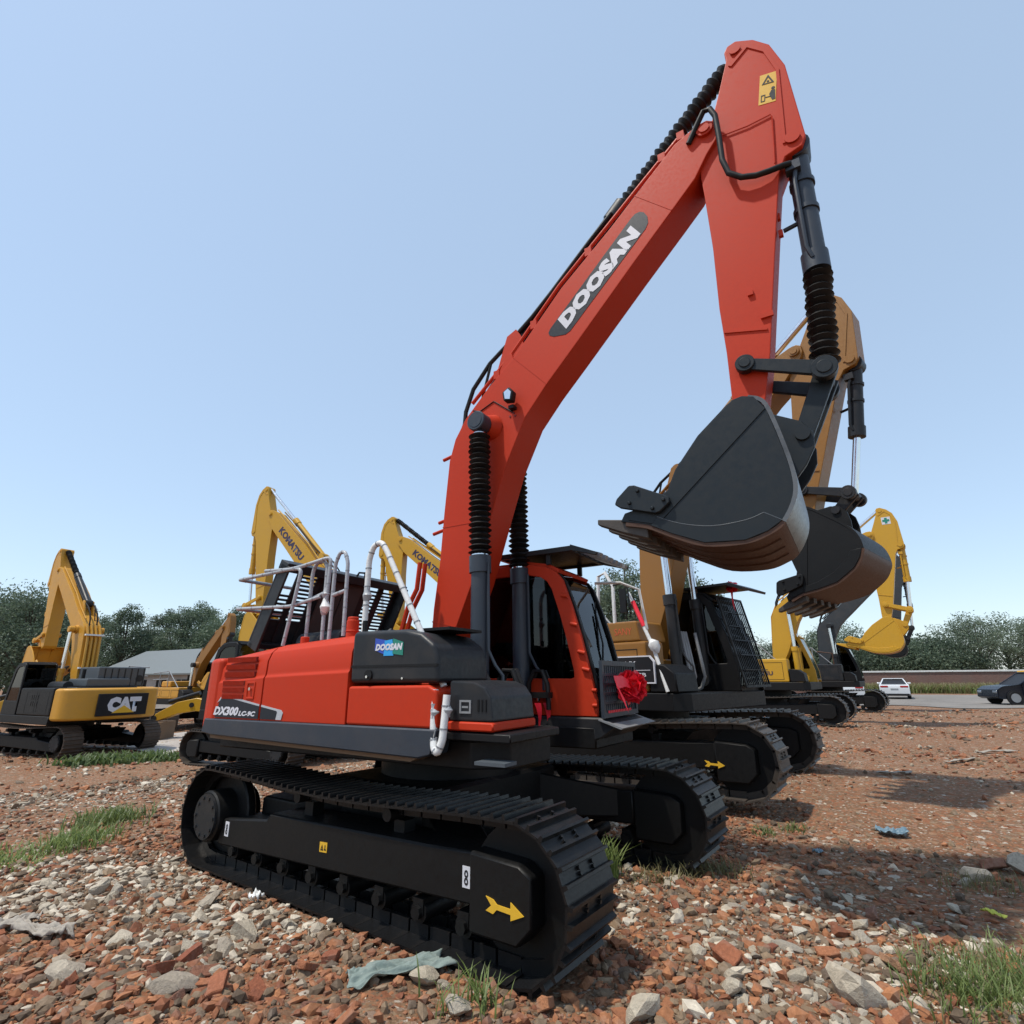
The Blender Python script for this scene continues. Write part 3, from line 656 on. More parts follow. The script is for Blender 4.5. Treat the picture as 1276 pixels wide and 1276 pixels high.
# side panels (profile in YZ, extruded along X with a falling top edge)
def side_panel(name, x0, x1, mat, s=-1, ztop0=2.25, ztop1=2.25, crease=True, rz=SW, parent=hero):
    prof = [(1.5, 1.44), (1.502, 1.60), (1.502, 1.88), (1.485, 1.905), (1.482, 1.93), (1.475, 2.06), (1.44, 2.15), (1.38, 2.205), (1.28, 2.235), (0.95, 2.25), (0.95, 1.44)]
    if not crease: prof = [(1.5, 1.44), (1.50, 1.9), (1.49, 2.06), (1.45, 2.15), (1.38, 2.205), (1.28, 2.235), (0.95, 2.25), (0.95, 1.44)]
    n = len(prof); vs = []
    segs = 7
    for k in range(segs):
        t = k/(segs-1); xx = x0+(x1-x0)*t; zt = ztop0+(ztop1-ztop0)*t
        for (yy, zz) in prof: vs.append((xx, s*yy, 1.44+(zz-1.44)*(zt-1.44)/0.81))
    fs = [(k*n+i, k*n+(i+1) % n, (k+1)*n+(i+1) % n, (k+1)*n+i) for k in range(segs-1) for i in range(n)]
    fs += [tuple(range(n)), tuple((segs-1)*n+i for i in range(n))[::-1]]
    return MB().add(vs, fs).build(name, mat, parent, rz, bev=0.008, seg=2)
pv = side_panel('vent_door', -2.02, -1.255, 'orange', ztop0=2.10, ztop1=2.19)
pd = side_panel('side_door', -1.235, -0.035, 'orange', ztop0=2.195, ztop1=2.26)
side_panel('left_body_panel', -2.0, 0.0, 'orange', 1, 2.10, 2.24)
# vents: recessed slots of dark mesh with slats
for k in range(3):
    z0 = 2.03-0.075*k; xa = -1.94+0.012*(2-k)
    v = MB(); v.box(xa, -1.41, -1.497, -1.476, z0-0.02, z0+0.03); v = v.build('vent', 'orange_dark', pv)
    g = MB()
    for q in range(26): xx = xa+0.01+q*(-1.42-xa)/26; g.box(xx, xx+0.006, -1.503, -1.49, z0-0.02, z0+0.03)
    g.build('vent_slats', 'orange', v)
for k in range(3):
    z0 = 1.795-0.068*k; xa = -1.93+0.005*k
    v = MB(); v.box(xa, -1.55, -1.508, -1.50, z0-0.02, z0+0.025); v = v.build('vent', 'orange_dark', pv)
    g = MB()
    for q in range(18): xx = xa+0.01+q*(-1.56-xa)/18; g.box(xx, xx+0.006, -1.513, -1.50, z0-0.02, z0+0.025)
    g.build('vent_slats', 'orange', v)
m = MB(); m.ring([(-1.50, 1.64), (-1.37, 1.64), (-1.37, 1.81), (-1.50, 1.81)], [(-1.485, 1.66), (-1.385, 1.66), (-1.385, 1.79), (-1.485, 1.79)], -1.512, -1.50); m.build('latch_frame', 'orange', pv, bev=0.004)
MB().cyl((-1.435, -1.502, 1.74), (-1.435, -1.525, 1.74), 0.016, 10).build('latch', 'chrome', pv)
# model decal
ys = -1.5055
MB().prism([(-2.0, 1.455), (-1.94, 1.62), (-1.90, 1.655), (-1.86, 1.66), (-1.262, 1.575), (-1.262, 1.455)], ys-0.002, ys+0.002).build('model_decal', 'decal_navy', pv)
MB().prism([(-1.98, 1.60), (-1.93, 1.655), (-1.89, 1.675), (-1.84, 1.677), (-1.262, 1.592), (-1.262, 1.575), (-1.86, 1.66), (-1.90, 1.655), (-1.94, 1.62)], ys-0.002, ys+0.002).build('decal_edge', 'decal_silver', pv)
MB().prism([(-1.228, 1.455), (-1.228, 1.57), (-0.98, 1.535), (-0.97, 1.52), (-0.985, 1.455)], ys-0.002, ys+0.002).build('model_decal', 'decal_navy', pd)
MB().prism([(-1.228, 1.588), (-0.915, 1.545), (-0.885, 1.52), (-0.905, 1.455), (-0.985, 1.455), (-0.97, 1.52), (-0.98, 1.535), (-1.228, 1.57)], ys-0.002, ys+0.002).build('decal_edge', 'decal_silver', pd)
text('lettering', 'DX300', 'decal_white', pv, (-2.02, ys-0.004, 1.475), (1, 0, 0), (0, 0, 1), 0.43, 0.088, 0, 0.25, 0.05)
text('lettering', 'LC-9C', 'decal_white', pv, (-1.585, ys-0.004, 1.475), (1, 0, 0), (0, 0, 1), 0.28, 0.05, 0, 0.25, 0.05)
# skirt
MB().prism([(-2.17, 1.30), (-2.14, 1.44), (1.02, 1.44), (0.97, 1.25), (0.84, 1.22), (-2.0, 1.28)], -1.53, -1.30).build('skirt', 'slate', hero, SW, bev=0.012)
MB().prism([(-2.12, 1.24), (-2.12, 1.30), (0.85, 1.24), (0.7, 1.18)], -1.45, -1.1).build('belly_plate', 'wood', hero, SW)
# fuel tank and lower box
tank = MB().prism([(-0.02, 1.79), (-0.02, 2.235), (0.02, 2.25), (0.62, 2.24), (0.80, 2.20), (0.95, 2.10), (0.99, 1.98), (1.0, 1.79)], -1.497, -0.75).build('fuel_tank', 'charcoal', hero, SW, bev=0.045, seg=4)
MB().box(0.0, 0.985, -1.502, -1.45, 1.925, 1.945).build('tank_seam', 'black_paint', tank)
MB().prism([(-0.02, 1.44), (-0.02, 1.765), (0.90, 1.775), (0.98, 1.74), (1.0, 1.68), (1.0, 1.44)], -1.505, -0.75).build('battery_box', 'orange', hero, SW, bev=0.025, seg=3)
m = MB(); m.cyl((0.22, -1.498, 1.86), (0.22, -1.512, 1.86), 0.045, 16); m.build('tank_drain_cover', 'black_paint', tank)
m = MB(); m.cyl((0.22, -1.51, 1.845), (0.22, -1.53, 1.845), 0.012, 8); m.cyl((0.62, -1.497, 1.83), (0.62, -1.51, 1.83), 0.01, 8); m.each('bolt', 'chrome', tank)
yt = -1.4995
MB().prism([(0.275, 2.07), (0.40, 2.03), (0.40, 2.155), (0.275, 2.175)], yt-0.001, yt+0.002).build('sticker', 'decal_blue', tank)
MB().prism([(0.385, 2.02), (0.50, 2.02), (0.48, 2.16), (0.39, 2.15)], yt-0.002, yt+0.002).build('sticker', 'decal_sky', tank)
MB().prism([(0.49, 2.035), (0.61, 2.02), (0.61, 2.13), (0.49, 2.165)], yt-0.003, yt+0.002).build('sticker', 'decal_green', tank)
text('lettering', 'DOOSAN', 'decal_white', tank, (0.285, yt-0.005, 2.065), (1, 0, 0), (0, 0, 1), 0.32, 0.06, 0, 0.2, 0.07)
# front right toolbox, step
tb = MB().prism([(1.06, 1.50), (1.06, 1.81), (1.30, 1.80), (1.40, 1.76), (1.46, 1.68), (1.48, 1.50)], -1.42, -0.75).build('toolbox', 'charcoal', hero, SW, bev=0.02, seg=2)
m = MB()
for k in range(3): m.box(1.34+0.035*k, 1.355+0.035*k, -1.426, -1.40, 1.575, 1.665)
m.each('toolbox_slot', 'black_paint', tb)
m = MB().ring([(1.17, 1.56), (1.28, 1.56), (1.28, 1.66), (1.17, 1.66)], [(1.185, 1.575), (1.265, 1.575), (1.265, 1.645), (1.185, 1.645)], -1.43, -1.41); m.box(1.19, 1.25, -1.424, -1.41, 1.60, 1.615); m.build('toolbox_latch', 'steel_grey', tb)
MB().box(1.05, 1.49, -1.43, -0.75, 1.43, 1.498).build('trim_strip', 'orange', hero, SW, bev=0.012)
m = MB(); m.box(1.02, 1.64, -1.42, -0.6, 1.355, 1.42); m.build('step_plate', 'black_paint', hero, SW, bev=0.01)
m = MB(); m.box(1.35, 1.62, -1.47, -1.30, 1.20, 1.225); m.build('lower_step', 'hood_grey', hero, SW)
MB().prism([(0.45, 1.45), (0.48, 1.85), (0.55, 2.02), (0.66, 2.07), (0.78, 2.02), (0.95, 1.75), (0.98, 1.45)], -0.74, -0.55).build('pipe_cover', 'charcoal', hero, SW, bev=0.03, seg=2)
MB().box(-0.35, 0.5, -0.5, 0.38, 1.34, 1.8).build('boom_bracket', 'orange', hero, SW, bev=0.02)
m = MB()
for y in (-0.45, -0.36): m.tube([(0.2, y, 1.9), (-0.25, y, 2.1), (-0.38, y, 2.35), (-0.3, y, 2.6), (-0.18, y, 2.8), (-0.15, y, 3.1)], 0.028, 8)
m.each('swivel_hose', 'orange', hero, SW)
# engine deck and machinery under the open hood
MB().box(-2.0, -0.1, -0.94, 0.94, 1.40, 2.12).build('engine_bay', 'black_paint', hero, SW)
m = MB(); m.cyl((-1.55, -0.8, 2.22), (-0.85, -0.8, 2.24), 0.13, 20); m.cyl((-1.2, -0.3, 2.2), (-0.4, -0.3, 2.2), 0.16, 20)
for k in range(6): m.tube([(-1.5+k*0.2, -0.75, 2.18), (-1.45+k*0.2, -0.55, 2.34), (-1.5+k*0.2, -0.2, 2.3)], 0.03, 8)
m.build('engine', 'charcoal', hero, SW)
m = MB(); m.box(0.35, 0.95, -1.3, -0.8, 2.235, 2.26); m.box(0.0, 0.3, -0.7, 0.2, 2.1, 2.25); m.build('tank_top_tread', 'black_paint', hero, SW)
m = MB(); m.cyl((-0.35, -1.2, 2.20), (-0.35, -1.2, 2.40), 0.062, 20); m.cyl((-0.35, -1.2, 2.39), (-0.35, -1.2, 2.43), 0.055, 16); m.cyl((-0.35, -1.2, 2.28), (-0.35, -1.2, 2.30), 0.068, 20); m.build('filler_cap', 'orange', hero, SW, bev=0.008)
MB().cyl((-1.12, -1.15, 2.18), (-1.12, -1.15, 2.27), 0.045, 16).build('filler_cap', 'orange', hero, SW, bev=0.006)
# open hood: a lid hinged at its rear edge, leaning forward; inner side faces forward
hood = thing('engine_hood', None, None); hood.parent = hero; hood.rotation_euler[2] = SW
hood_empty = hood
def hp(a, y, d=0.0):
    # a: 0 at the hinge .. 1 at the free edge; d: depth towards the inner side
    b0 = Vector((-2.16, 0, 2.22)); b1 = Vector((-1.70, 0, 3.20)); dr = (b1-b0); n = Vector((dr.z, 0, -dr.x)).normalized()
    p = b0+dr*a+n*d; return (p.x, y, p.z)
def hbox(m, a0, a1, y0, y1, d0, d1):
    vs = [hp(a, y, d) for a in (a0, a1) for y in (y0, y1) for d in (d0, d1)]
    return m.add(vs, [(0, 1, 3, 2), (4, 6, 7, 5), (0, 4, 5, 1), (2, 3, 7, 6), (0, 2, 6, 4), (1, 5, 7, 3)])
bpy.data.objects.remove(hood)
m = MB()
Y0, Y1 = -1.14, 0.92
hbox(m, 0.90, 1.0, Y0, Y1, 0, 0.16); hbox(m, 0.0, 0.06, Y0, Y1, 0, 0.10)
for (ya, yb) in ((Y0, Y0+0.10), (-0.86, -0.78), (-0.56, -0.46), (0.22, 0.34), (0.52, 0.62), (Y1-0.10, Y1)): hbox(m, 0.06, 0.90, ya, yb, 0, 0.035)
hbox(m, 0.0, 0.97, Y0, Y0+0.03, 0.03, 0.20); hbox(m, 0.0, 0.97, Y1-0.03, Y1, 0.03, 0.20)
hbox(m, 0.06, 0.90, -0.46, 0.22, 0, 0.03)
hbox(m, 0.06, 0.30, Y0+0.1, -0.46, 0, 0.02)
hood = m.build('engine_hood', 'charcoal', hero, SW, bev=0.03, seg=3)
for (ya, yb, a0, a1, nn) in ((Y0+0.10, -0.86, 0.30, 0.64, 7), (-0.78, -0.56, 0.30, 0.88, 12), (0.34, 0.52, 0.10, 0.86, 15), (0.62, 0.82, 0.08, 0.86, 17)):
    for k in range(nn):
        aa = a0+(a1-a0)*k/nn; hbox(MB(), aa, aa+(a1-a0)/nn*0.48, ya-0.01, yb+0.01, 0.004, 0.026).build('hood_slat', 'charcoal', hood)
for (ya, yb, a0, a1) in ((-0.44, -0.12, 0.07, 0.88), (-0.10, 0.20, 0.07, 0.88)):
    hbox(MB(), a0, a1, ya, yb, 0.03, 0.07).build('foam_pad', 'foam', hood, bev=0.008)
hbox(MB(), 0.62, 0.90, -0.46, -0.1, 0.02, 0.05)
m = MB(); m.tube([hp(0.985, -0.03, 0.1), hp(1.05, -0.03, 0.12), hp(1.06, 0.07, 0.12), hp(0.985, 0.12, 0.1)], 0.014, 8); m.build('hood_handle', 'rubber', hood)
# handrails wrapped in film
def rail(name, pts, r=0.024, mat='wrap', bulges=()):
    # round the corners a little
    P = [Vector(p) for p in pts]; out = [P[0]]
    for i in range(1, len(P)-1):
        a, b, c = P[i-1], P[i], P[i+1]; ra = min(0.07, (a-b).length*0.4, (c-b).length*0.4)
        p0 = b+(a-b).normalized()*ra; p1 = b+(c-b).normalized()*ra
        for t in (0, 0.33, 0.67, 1): out.append(p0*(1-t)**2+b*2*t*(1-t)+p1*t*t)
    out.append(P[-1])
    o = MB().tube(out, r, 10).build(name, mat, hero, SW)
    # tape joints in the wrapping
    m = MB()
    for i in range(len(P)-1):
        d = P[i+1]-P[i]; L = d.length; k = max(1, int(L/0.17))
        for q in range(k):
            c = P[i]+d*((q+0.5)/k); m.cyl(c-d.normalized()*0.006, c+d.normalized()*0.006, r*1.12, 8)
    m.each('tape_joint', 'steel_grey', o)
    for (c, s) in bulges:
        b = MB(); c = Vector(c); b.tube([c+Vector((0, 0, -s*1.5)), c+Vector((0, 0, -s)), c+Vector((0.01, 0, -s*0.3)), c+Vector((0, 0, s*0.4)), c+Vector((0, 0, s*1.3))], [r, s*0.7, s*0.95, s*0.6, r], 9)
        b.build('film_wrap', 'white_wrap' if s > 0.055 else 'wrap', o)
    return o
rail('handrail', [(-1.48, -1.15, 2.19), (-1.36, -1.15, 2.72), (-1.30, -1.15, 3.04), (-1.96, -1.15, 3.08)], 0.021)
ra = rail('handrail', [(-2.45, -1.15, 3.02), (-1.34, -1.15, 3.06), (-1.0, -1.0, 3.17), (-1.02, -1.0, 2.55)], 0.021, bulges=(((-1.03, -1.0, 2.62), 0.065),))
rail('handrail', [(-2.42, -1.15, 2.66), (-1.42, -1.15, 2.62), (-1.10, -1.02, 2.72)], 0.020)
rail('handrail', [(-2.45, -1.15, 3.02), (-2.62, -0.6, 3.05), (-2.62, 0.6, 3.05)], 0.022, 'steel_grey')
rail('handrail', [(-2.42, -1.15, 2.66), (-2.60, -0.6, 2.68), (-2.60, 0.6, 2.68)], 0.022, 'steel_grey')
rail('handrail', [(-1.30, -1.0, 2.22), (-1.29, -1.0, 3.02), (-1.24, -1.0, 3.12), (-1.10, -1.0, 3.13), (-1.05, -1.0, 3.05), (-1.03, -1.0, 2.24)], 0.021, bulges=(((-1.04, -1.0, 2.58), 0.05), ((-1.04, -1.0, 2.76), 0.045)))
rail('handrail', [(-1.29, -1.0, 2.70), (-1.05, -1.0, 2.76)], 0.022)
rail('handrail', [(-0.92, -1.0, 2.24), (-0.92, -1.0, 3.08), (-0.86, -1.0, 3.20), (-0.78, -1.0, 3.20), (-0.72, -1.0, 3.08), (-0.70, -1.0, 2.27)], 0.021)
rail('handrail', [(-0.92, -1.0, 2.72), (-0.71, -1.0, 2.76)], 0.022)
rail('handrail', [(-0.03, -1.35, 2.24), (-0.03, -1.35, 2.96), (0.02, -1.35, 3.09), (0.12, -1.35, 3.12), (0.20, -1.35, 3.02), (0.95, -1.35, 1.76)], 0.028, 'white_wrap', bulges=(((-0.03, -1.35, 2.62), 0.05),))
MB().cyl((-0.02, -1.35, 2.2), (-0.02, -1.35, 2.36), 0.03, 8).build('rail_foot', 'rubber', hero, SW)
rail('handrail', [(0.95, -1.47, 1.74), (0.965, -1.49, 1.42), (1.0, -1.52, 1.30), (1.04, -1.53, 1.27), (1.08, -1.52, 1.36), (1.09, -1.49, 1.70)], 0.03, 'white_wrap', bulges=(((1.09, -1.49, 1.60), 0.045), ((0.96, -1.485, 1.58), 0.04)))
rail('handrail', [(0.6, 1.2, 3.0), (0.6, 1.3, 2.6)], 0.015)
# cab
Cy0, Cy1 = 0.42, 1.38
cabO = [(0.06, 1.44), (0.06, 3.06), (0.12, 3.13), (0.74, 3.13), (1.02, 3.07), (1.14, 3.0), (1.22, 2.90), (1.33, 2.58), (1.42, 2.26), (1.53, 1.80), (1.57, 1.60), (1.57, 1.44)]
cabI = [(0.14, 1.83), (0.14, 2.92), (0.18, 3.0), (0.74, 3.0), (0.93, 2.96), (1.02, 2.90), (1.08, 2.80), (1.17, 2.52), (1.24, 2.26), (1.32, 1.90), (1.32, 1.83), (1.28, 1.82)]
cab = MB().ring(cabO, cabI, Cy0, Cy0+0.06).ring(cabO, cabI, Cy1-0.06, Cy1).build('cab', 'orange', hero, SW, bev=0.012, seg=2)
m = MB(); m.sweep([(0.06, 3.06), (0.12, 3.13), (0.74, 3.13), (1.02, 3.07), (1.14, 3.0)], Cy0+0.06, Cy1-0.06, 0.04); m.build('cab_roof', 'orange', cab)
m = MB(); m.box(0.06, 0.11, Cy0+0.06, Cy1-0.06, 1.44, 2.2); m.build('cab_rear_wall', 'orange', cab)
m = MB(); m.box(0.11, 1.5, Cy0+0.06, Cy1-0.06, 1.40, 1.46); m.build('cab_floor', 'black_paint', cab)
MB().prism(cabI, Cy0+0.02, Cy0+0.032).build('side_window', 'dark_glass', cab)
MB().prism(cabI, Cy1-0.032, Cy1-0.02).build('side_window', 'dark_glass', cab)
MB().box(0.08, 0.092, Cy0+0.06, Cy1-0.06, 2.2, 3.06).build('rear_window', 'dark_glass', cab)
MB().sweep([(1.165, 2.94), (1.205, 2.88), (1.315, 2.56), (1.405, 2.24), (1.515, 1.78), (1.55, 1.5)], Cy0+0.10, Cy1-0.08, 0.01).build('windscreen', 'glass', cab)
m = MB()
for (y0, y1) in ((Cy0+0.06, Cy0+0.11), (Cy1-0.10, Cy1-0.055)): m.sweep([(1.14, 2.97), (1.21, 2.88), (1.325, 2.56), (1.415, 2.24), (1.525, 1.78), (1.555, 1.5)], y0, y1, 0.03)
m.box(1.50, 1.56, Cy0+0.06, Cy1-0.06, 1.44, 1.62); m.build('windscreen_frame', 'black_paint', cab)
m = MB(); m.tube([(1.50, 0.8, 1.85), (1.46, 0.95, 2.2), (1.35, 1.05, 2.55)], 0.012, 6); m.tube([(1.44, 0.88, 2.14), (1.29, 1.18, 2.72)], 0.010, 6); m.build('wiper', 'rubber', cab)
m = MB(); m.box(0.62, 0.95, 0.65, 1.15, 1.75, 1.9); m.box(0.58, 0.70, 0.66, 1.14, 1.88, 2.5); m.box(0.60, 0.70, 0.76, 1.04, 2.52, 2.74); m.build('seat', 'rubber', cab, bev=0.04, seg=2)
m = MB(); m.box(1.2, 1.32, 0.7, 1.1, 1.46, 1.95); m.box(0.75, 1.1, 0.5, 0.62, 1.8, 2.0); m.cyl((1.0, 0.56, 2.0), (1.04, 0.56, 2.18), 0.02, 8); m.box(1.1, 1.2, 0.5, 0.6, 2.1, 2.3); m.build('console', 'charcoal', cab, bev=0.01)
m = MB()
for z in (2.72, 2.40, 2.10, 1.92): 
    xx = np.interp(z, [1.8, 2.26, 2.58, 2.9], [1.49, 1.38, 1.29, 1.18]); m.cyl((xx-0.03, Cy0-0.012, z), (xx+0.05, Cy0-0.012, z-0.02), 0.022, 10)
for z in (1.70, 1.55): m.cyl((1.53, Cy0-0.01, z), (1.58, Cy0-0.01, z), 0.02, 10)
m.each('hinge', 'orange', cab)
MB().prism([(0.06, 1.22), (0.06, 1.432), (1.60, 1.432), (1.80, 1.36), (1.62, 1.24), (1.5, 1.20)], 0.40, 1.40).build('cab_base', 'charcoal', hero, SW, bev=0.015)
MB().prism([(1.60, 1.425), (1.86, 1.345), (1.84, 1.33), (1.60, 1.41)], 0.36, 1.44).build('toe_plate', 'steel_grey', hero, SW)
# front screen guard
gd = MB().ring([(0.38, 1.43), (1.42, 1.43), (1.42, 2.0), (0.38, 2.0)], [(0.43, 1.48), (1.37, 1.48), (1.37, 1.95), (0.43, 1.95)], 1.63, 1.665, 'x')
for k in range(1, 16): y = 0.43+0.94*k/16; gd.box(1.64, 1.655, y-0.009, y+0.009, 1.48, 1.95)
for k in range(1, 5): z = 1.48+0.47*k/5; gd.box(1.638, 1.657, 0.43, 1.37, z-0.012, z+0.012)
gd.build('screen_guard', 'slate', hero, SW)
# roof guard
rg = MB(); 
for y in (0.40, 1.36): rg.box(0.35, 1.35, y, y+0.05, 3.22, 3.28)
rg.box(0.35, 0.40, 0.45, 1.36, 3.22, 3.28); rg.box(1.30, 1.35, 0.45, 1.36, 3.22, 3.28); rg.box(0.40, 1.30, 0.45, 1.36, 3.245, 3.255)
for (x, y) in ((0.5, 0.45), (0.5, 1.33), (1.0, 0.45), (1.0, 1.33)): rg.box(x, x+0.06, y, y+0.04, 3.10, 3.23)
rg.prism([(1.35, 3.29), (1.35, 3.22), (1.66, 3.13), (1.68, 3.16)], 0.38, 0.42); rg.prism([(1.35, 3.29), (1.35, 3.22), (1.66, 3.13), (1.68, 3.16)], 1.38, 1.42)
rg = rg.build('roof_guard', 'charcoal', hero, SW, bev=0.004)
for k in range(6):
    y = 0.46+0.16*k; MB().prism([(1.33, 3.295), (1.33, 3.255), (1.67, 3.12), (1.69, 3.165)], y, y+0.075).build('guard_slat', 'steel_grey', rg)
# mirror, lamp, hoses around the boom foot
m = MB(); m.tube([(1.2, 1.42, 3.0), (1.5, 1.55, 3.0), (1.72, 1.62, 2.9), (1.78, 1.64, 2.4)], 0.018, 8); m.build('cab_grab_rail', 'white_wrap', hero, SW)
m = MB()
for (x0, y0) in ((0.95, -0.36), (0.95, -0.28), (0.9, 0.36), (0.9, 0.46)):
    m.tube([(x0-0.12, y0, 1.40), (x0-0.10, y0, 1.78), (x0-0.03, y0, 1.90), (x0+0.07, y0, 1.90), (x0+0.13, y0, 1.76), (x0+0.14, y0, 1.5)], 0.028, 8)
m.box(0.84, 1.10, -0.40, -0.22, 1.62, 1.68); m.box(0.80, 1.06, 0.32, 0.5, 1.62, 1.68); m.each('ram_hose', 'rubber', hero, SW)
m = MB()
for (x0, y0) in ((0.98, -0.37), (1.05, -0.30), (0.92, 0.35), (1.02, 0.42)):
    m.cyl((x0, y0, 1.585), (x0, y0, 1.62), 0.02, 8)
m.each('hose_clamp', 'chrome', hero, SW)

ident = lambda p: p
hm = dict(boom='orange', ram='slate', stick_ram='charcoal', link='bucket_grey', bucket='bucket_grey', bucket_back='worn_steel', bucket_floor='rust_steel', tooth='tooth_steel', pipe='orange')
boom, arm, bucket = front_gear(hero, SW, ident, 0.22, hm, 'hero')
yb = -0.2215
MB().prism([(1.462, 5.70), (1.475, 5.66), (1.53, 5.625), (1.68, 5.60), (1.74, 5.625), (2.70, 6.585), (2.735, 6.65), (2.735, 6.74), (2.70, 6.815), (2.65, 6.85), (2.60, 6.845), (2.55, 6.81), (1.49, 5.75)], yb-0.002, yb+0.004).build('name_plate', 'decal_navy', boom)
u = Vector((0.735, 0, 0.678)); v = Vector((-0.678, 0, 0.735)); o = Vector((1.695, yb-0.005, 5.665))
text('lettering', 'DOOSAN', 'decal_white', boom, o, u, v, 1.33, 0.20, 0, 0.15, 0.075)
m = MB()
for (a, b) in (((0.98, 5.535), (1.42, 5.04)), ((2.62, 7.10), (3.0, 6.69)), ((-0.02, 3.55), (0.66, 3.55)), ((-0.13, 2.45), (0.2, 2.38))):
    d = Vector((b[0]-a[0], 0, b[1]-a[1])).normalized(); n = Vector((-d.z, 0, d.x))*0.006
    m.prism([(a[0]+n.x, a[1]+n.z), (b[0]+n.x, b[1]+n.z), (b[0]-n.x, b[1]-n.z), (a[0]-n.x, a[1]-n.z)], -0.2235, -0.215)
m.each('weld_seam', 'orange', boom)
m = MB()
for (x, z, s) in ((-0.10, 3.55, -1), (0.02, 4.5, -1), (-0.02, 3.68, -1)): m.cyl((x-0.14, -0.12, z-0.03), (x+0.02, -0.12, z), 0.022, 8)
for (x, z) in ((0.72, 5.38), (1.25, 5.9), (2.0, 6.62), (2.95, 7.48), (3.18, 7.66)): m.box(x-0.04, x+0.04, -0.2, -0.12, z-0.04, z+0.07)
m.each('pipe_bracket', 'orange', boom)
MB().prism([(0.72, 5.34), (0.86, 5.62), (0.94, 5.62), (0.96, 5.52)], -0.19, -0.15).build('lug', 'orange', boom)
lamp = MB().prism([(0.92, 4.90), (0.90, 5.02), (0.99, 5.07), (1.05, 5.00), (1.03, 4.88)], -0.36, -0.27).build('work_lamp', 'black_paint', boom, bev=0.012)
MB().prism([(0.945, 4.92), (0.93, 5.01), (0.985, 5.04), (1.025, 4.99), (1.01, 4.90)], -0.366, -0.36).build('lamp_lens', 'chrome', lamp)
m = MB(); m.box(0.95, 1.02, -0.30, -0.22, 4.82, 4.86); m.tube([(0.97, -0.225, 4.80), (0.70, -0.225, 5.02), (0.50, -0.225, 4.94), (0.40, -0.225, 4.98)], 0.008, 6); m.build('lamp_cable', 'black_paint', boom)
m = MB()
for (x, z) in ((0.93, 4.76), (1.0, 4.75), (0.98, 4.79)): m.cyl((x, -0.22, z), (x, -0.228, z), 0.013, 8)
m.each('bolt_hole', 'orange_dark', boom)
ya = -0.1725
MB().prism([(4.05, 7.965), (4.21, 7.92), (4.145, 7.535), (3.985, 7.58)], ya-0.002, ya+0.003).build('warning_sticker', 'decal_yellow', arm)
m = MB(); c = Vector((4.112, 0, 7.85)); m.ring([(4.05, 7.825), (4.165, 7.79), (4.125, 7.925)], [(4.072, 7.83), (4.145, 7.808), (4.12, 7.893)], ya-0.005, ya-0.002); m.cyl((4.112, ya-0.005, 7.84), (4.112, ya-0.002, 7.84), 0.012, 8)
m.ring([(4.01, 7.605), (4.05, 7.595), (4.065, 7.68), (4.025, 7.69)], [(4.019, 7.612), (4.044, 7.606), (4.056, 7.671), (4.031, 7.678)], ya-0.005, ya-0.002)
m.prism([(4.06, 7.635), (4.11, 7.62), (4.112, 7.63), (4.062, 7.645)], ya-0.005, ya-0.002); m.prism([(4.115, 7.57), (4.145, 7.565), (4.16, 7.69), (4.125, 7.70), (4.10, 7.66)], ya-0.005, ya-0.002); m.cyl((4.145, ya-0.005, 7.72), (4.145, ya-0.002, 7.72), 0.018, 10); m.build('warning_symbol', 'decal_black', arm)
m = MB(); m.tube([(3.26, -0.235, 7.45), (3.36, -0.26, 7.60), (3.46, -0.285, 7.735), (3.53, -0.29, 7.72), (3.57, -0.285, 7.60), (3.575, -0.275, 7.30), (3.57, -0.265, 7.0), (3.61, -0.26, 6.80), (3.72, -0.25, 6.69), (3.85, -0.24, 6.645), (3.97, -0.23, 6.64), (4.09, -0.20, 6.665), (4.16, -0.17, 6.68)], 0.03, 10); m.build('arm_hose', 'rubber', arm)
m = MB(); m.tube([(3.60, -0.185, 7.40), (3.85, -0.185, 7.37), (4.075, -0.185, 7.38), (4.085, -0.185, 7.34), (4.05, -0.185, 6.95), (4.03, -0.185, 6.75)], 0.007, 6); m.build('grease_line', 'orange', arm)
m = MB()
for (x, z, w, h) in ((3.60, 5.34, 0.05, 0.06), (3.68, 5.05, 0.11, 0.05)): m.box(x, x+w, -0.195, -0.17, z, z+h)
for z in (6.15, 5.95): m.box(3.95, 3.99, -0.10, -0.06, z, z+0.07)
m.each('bracket', 'orange', arm)

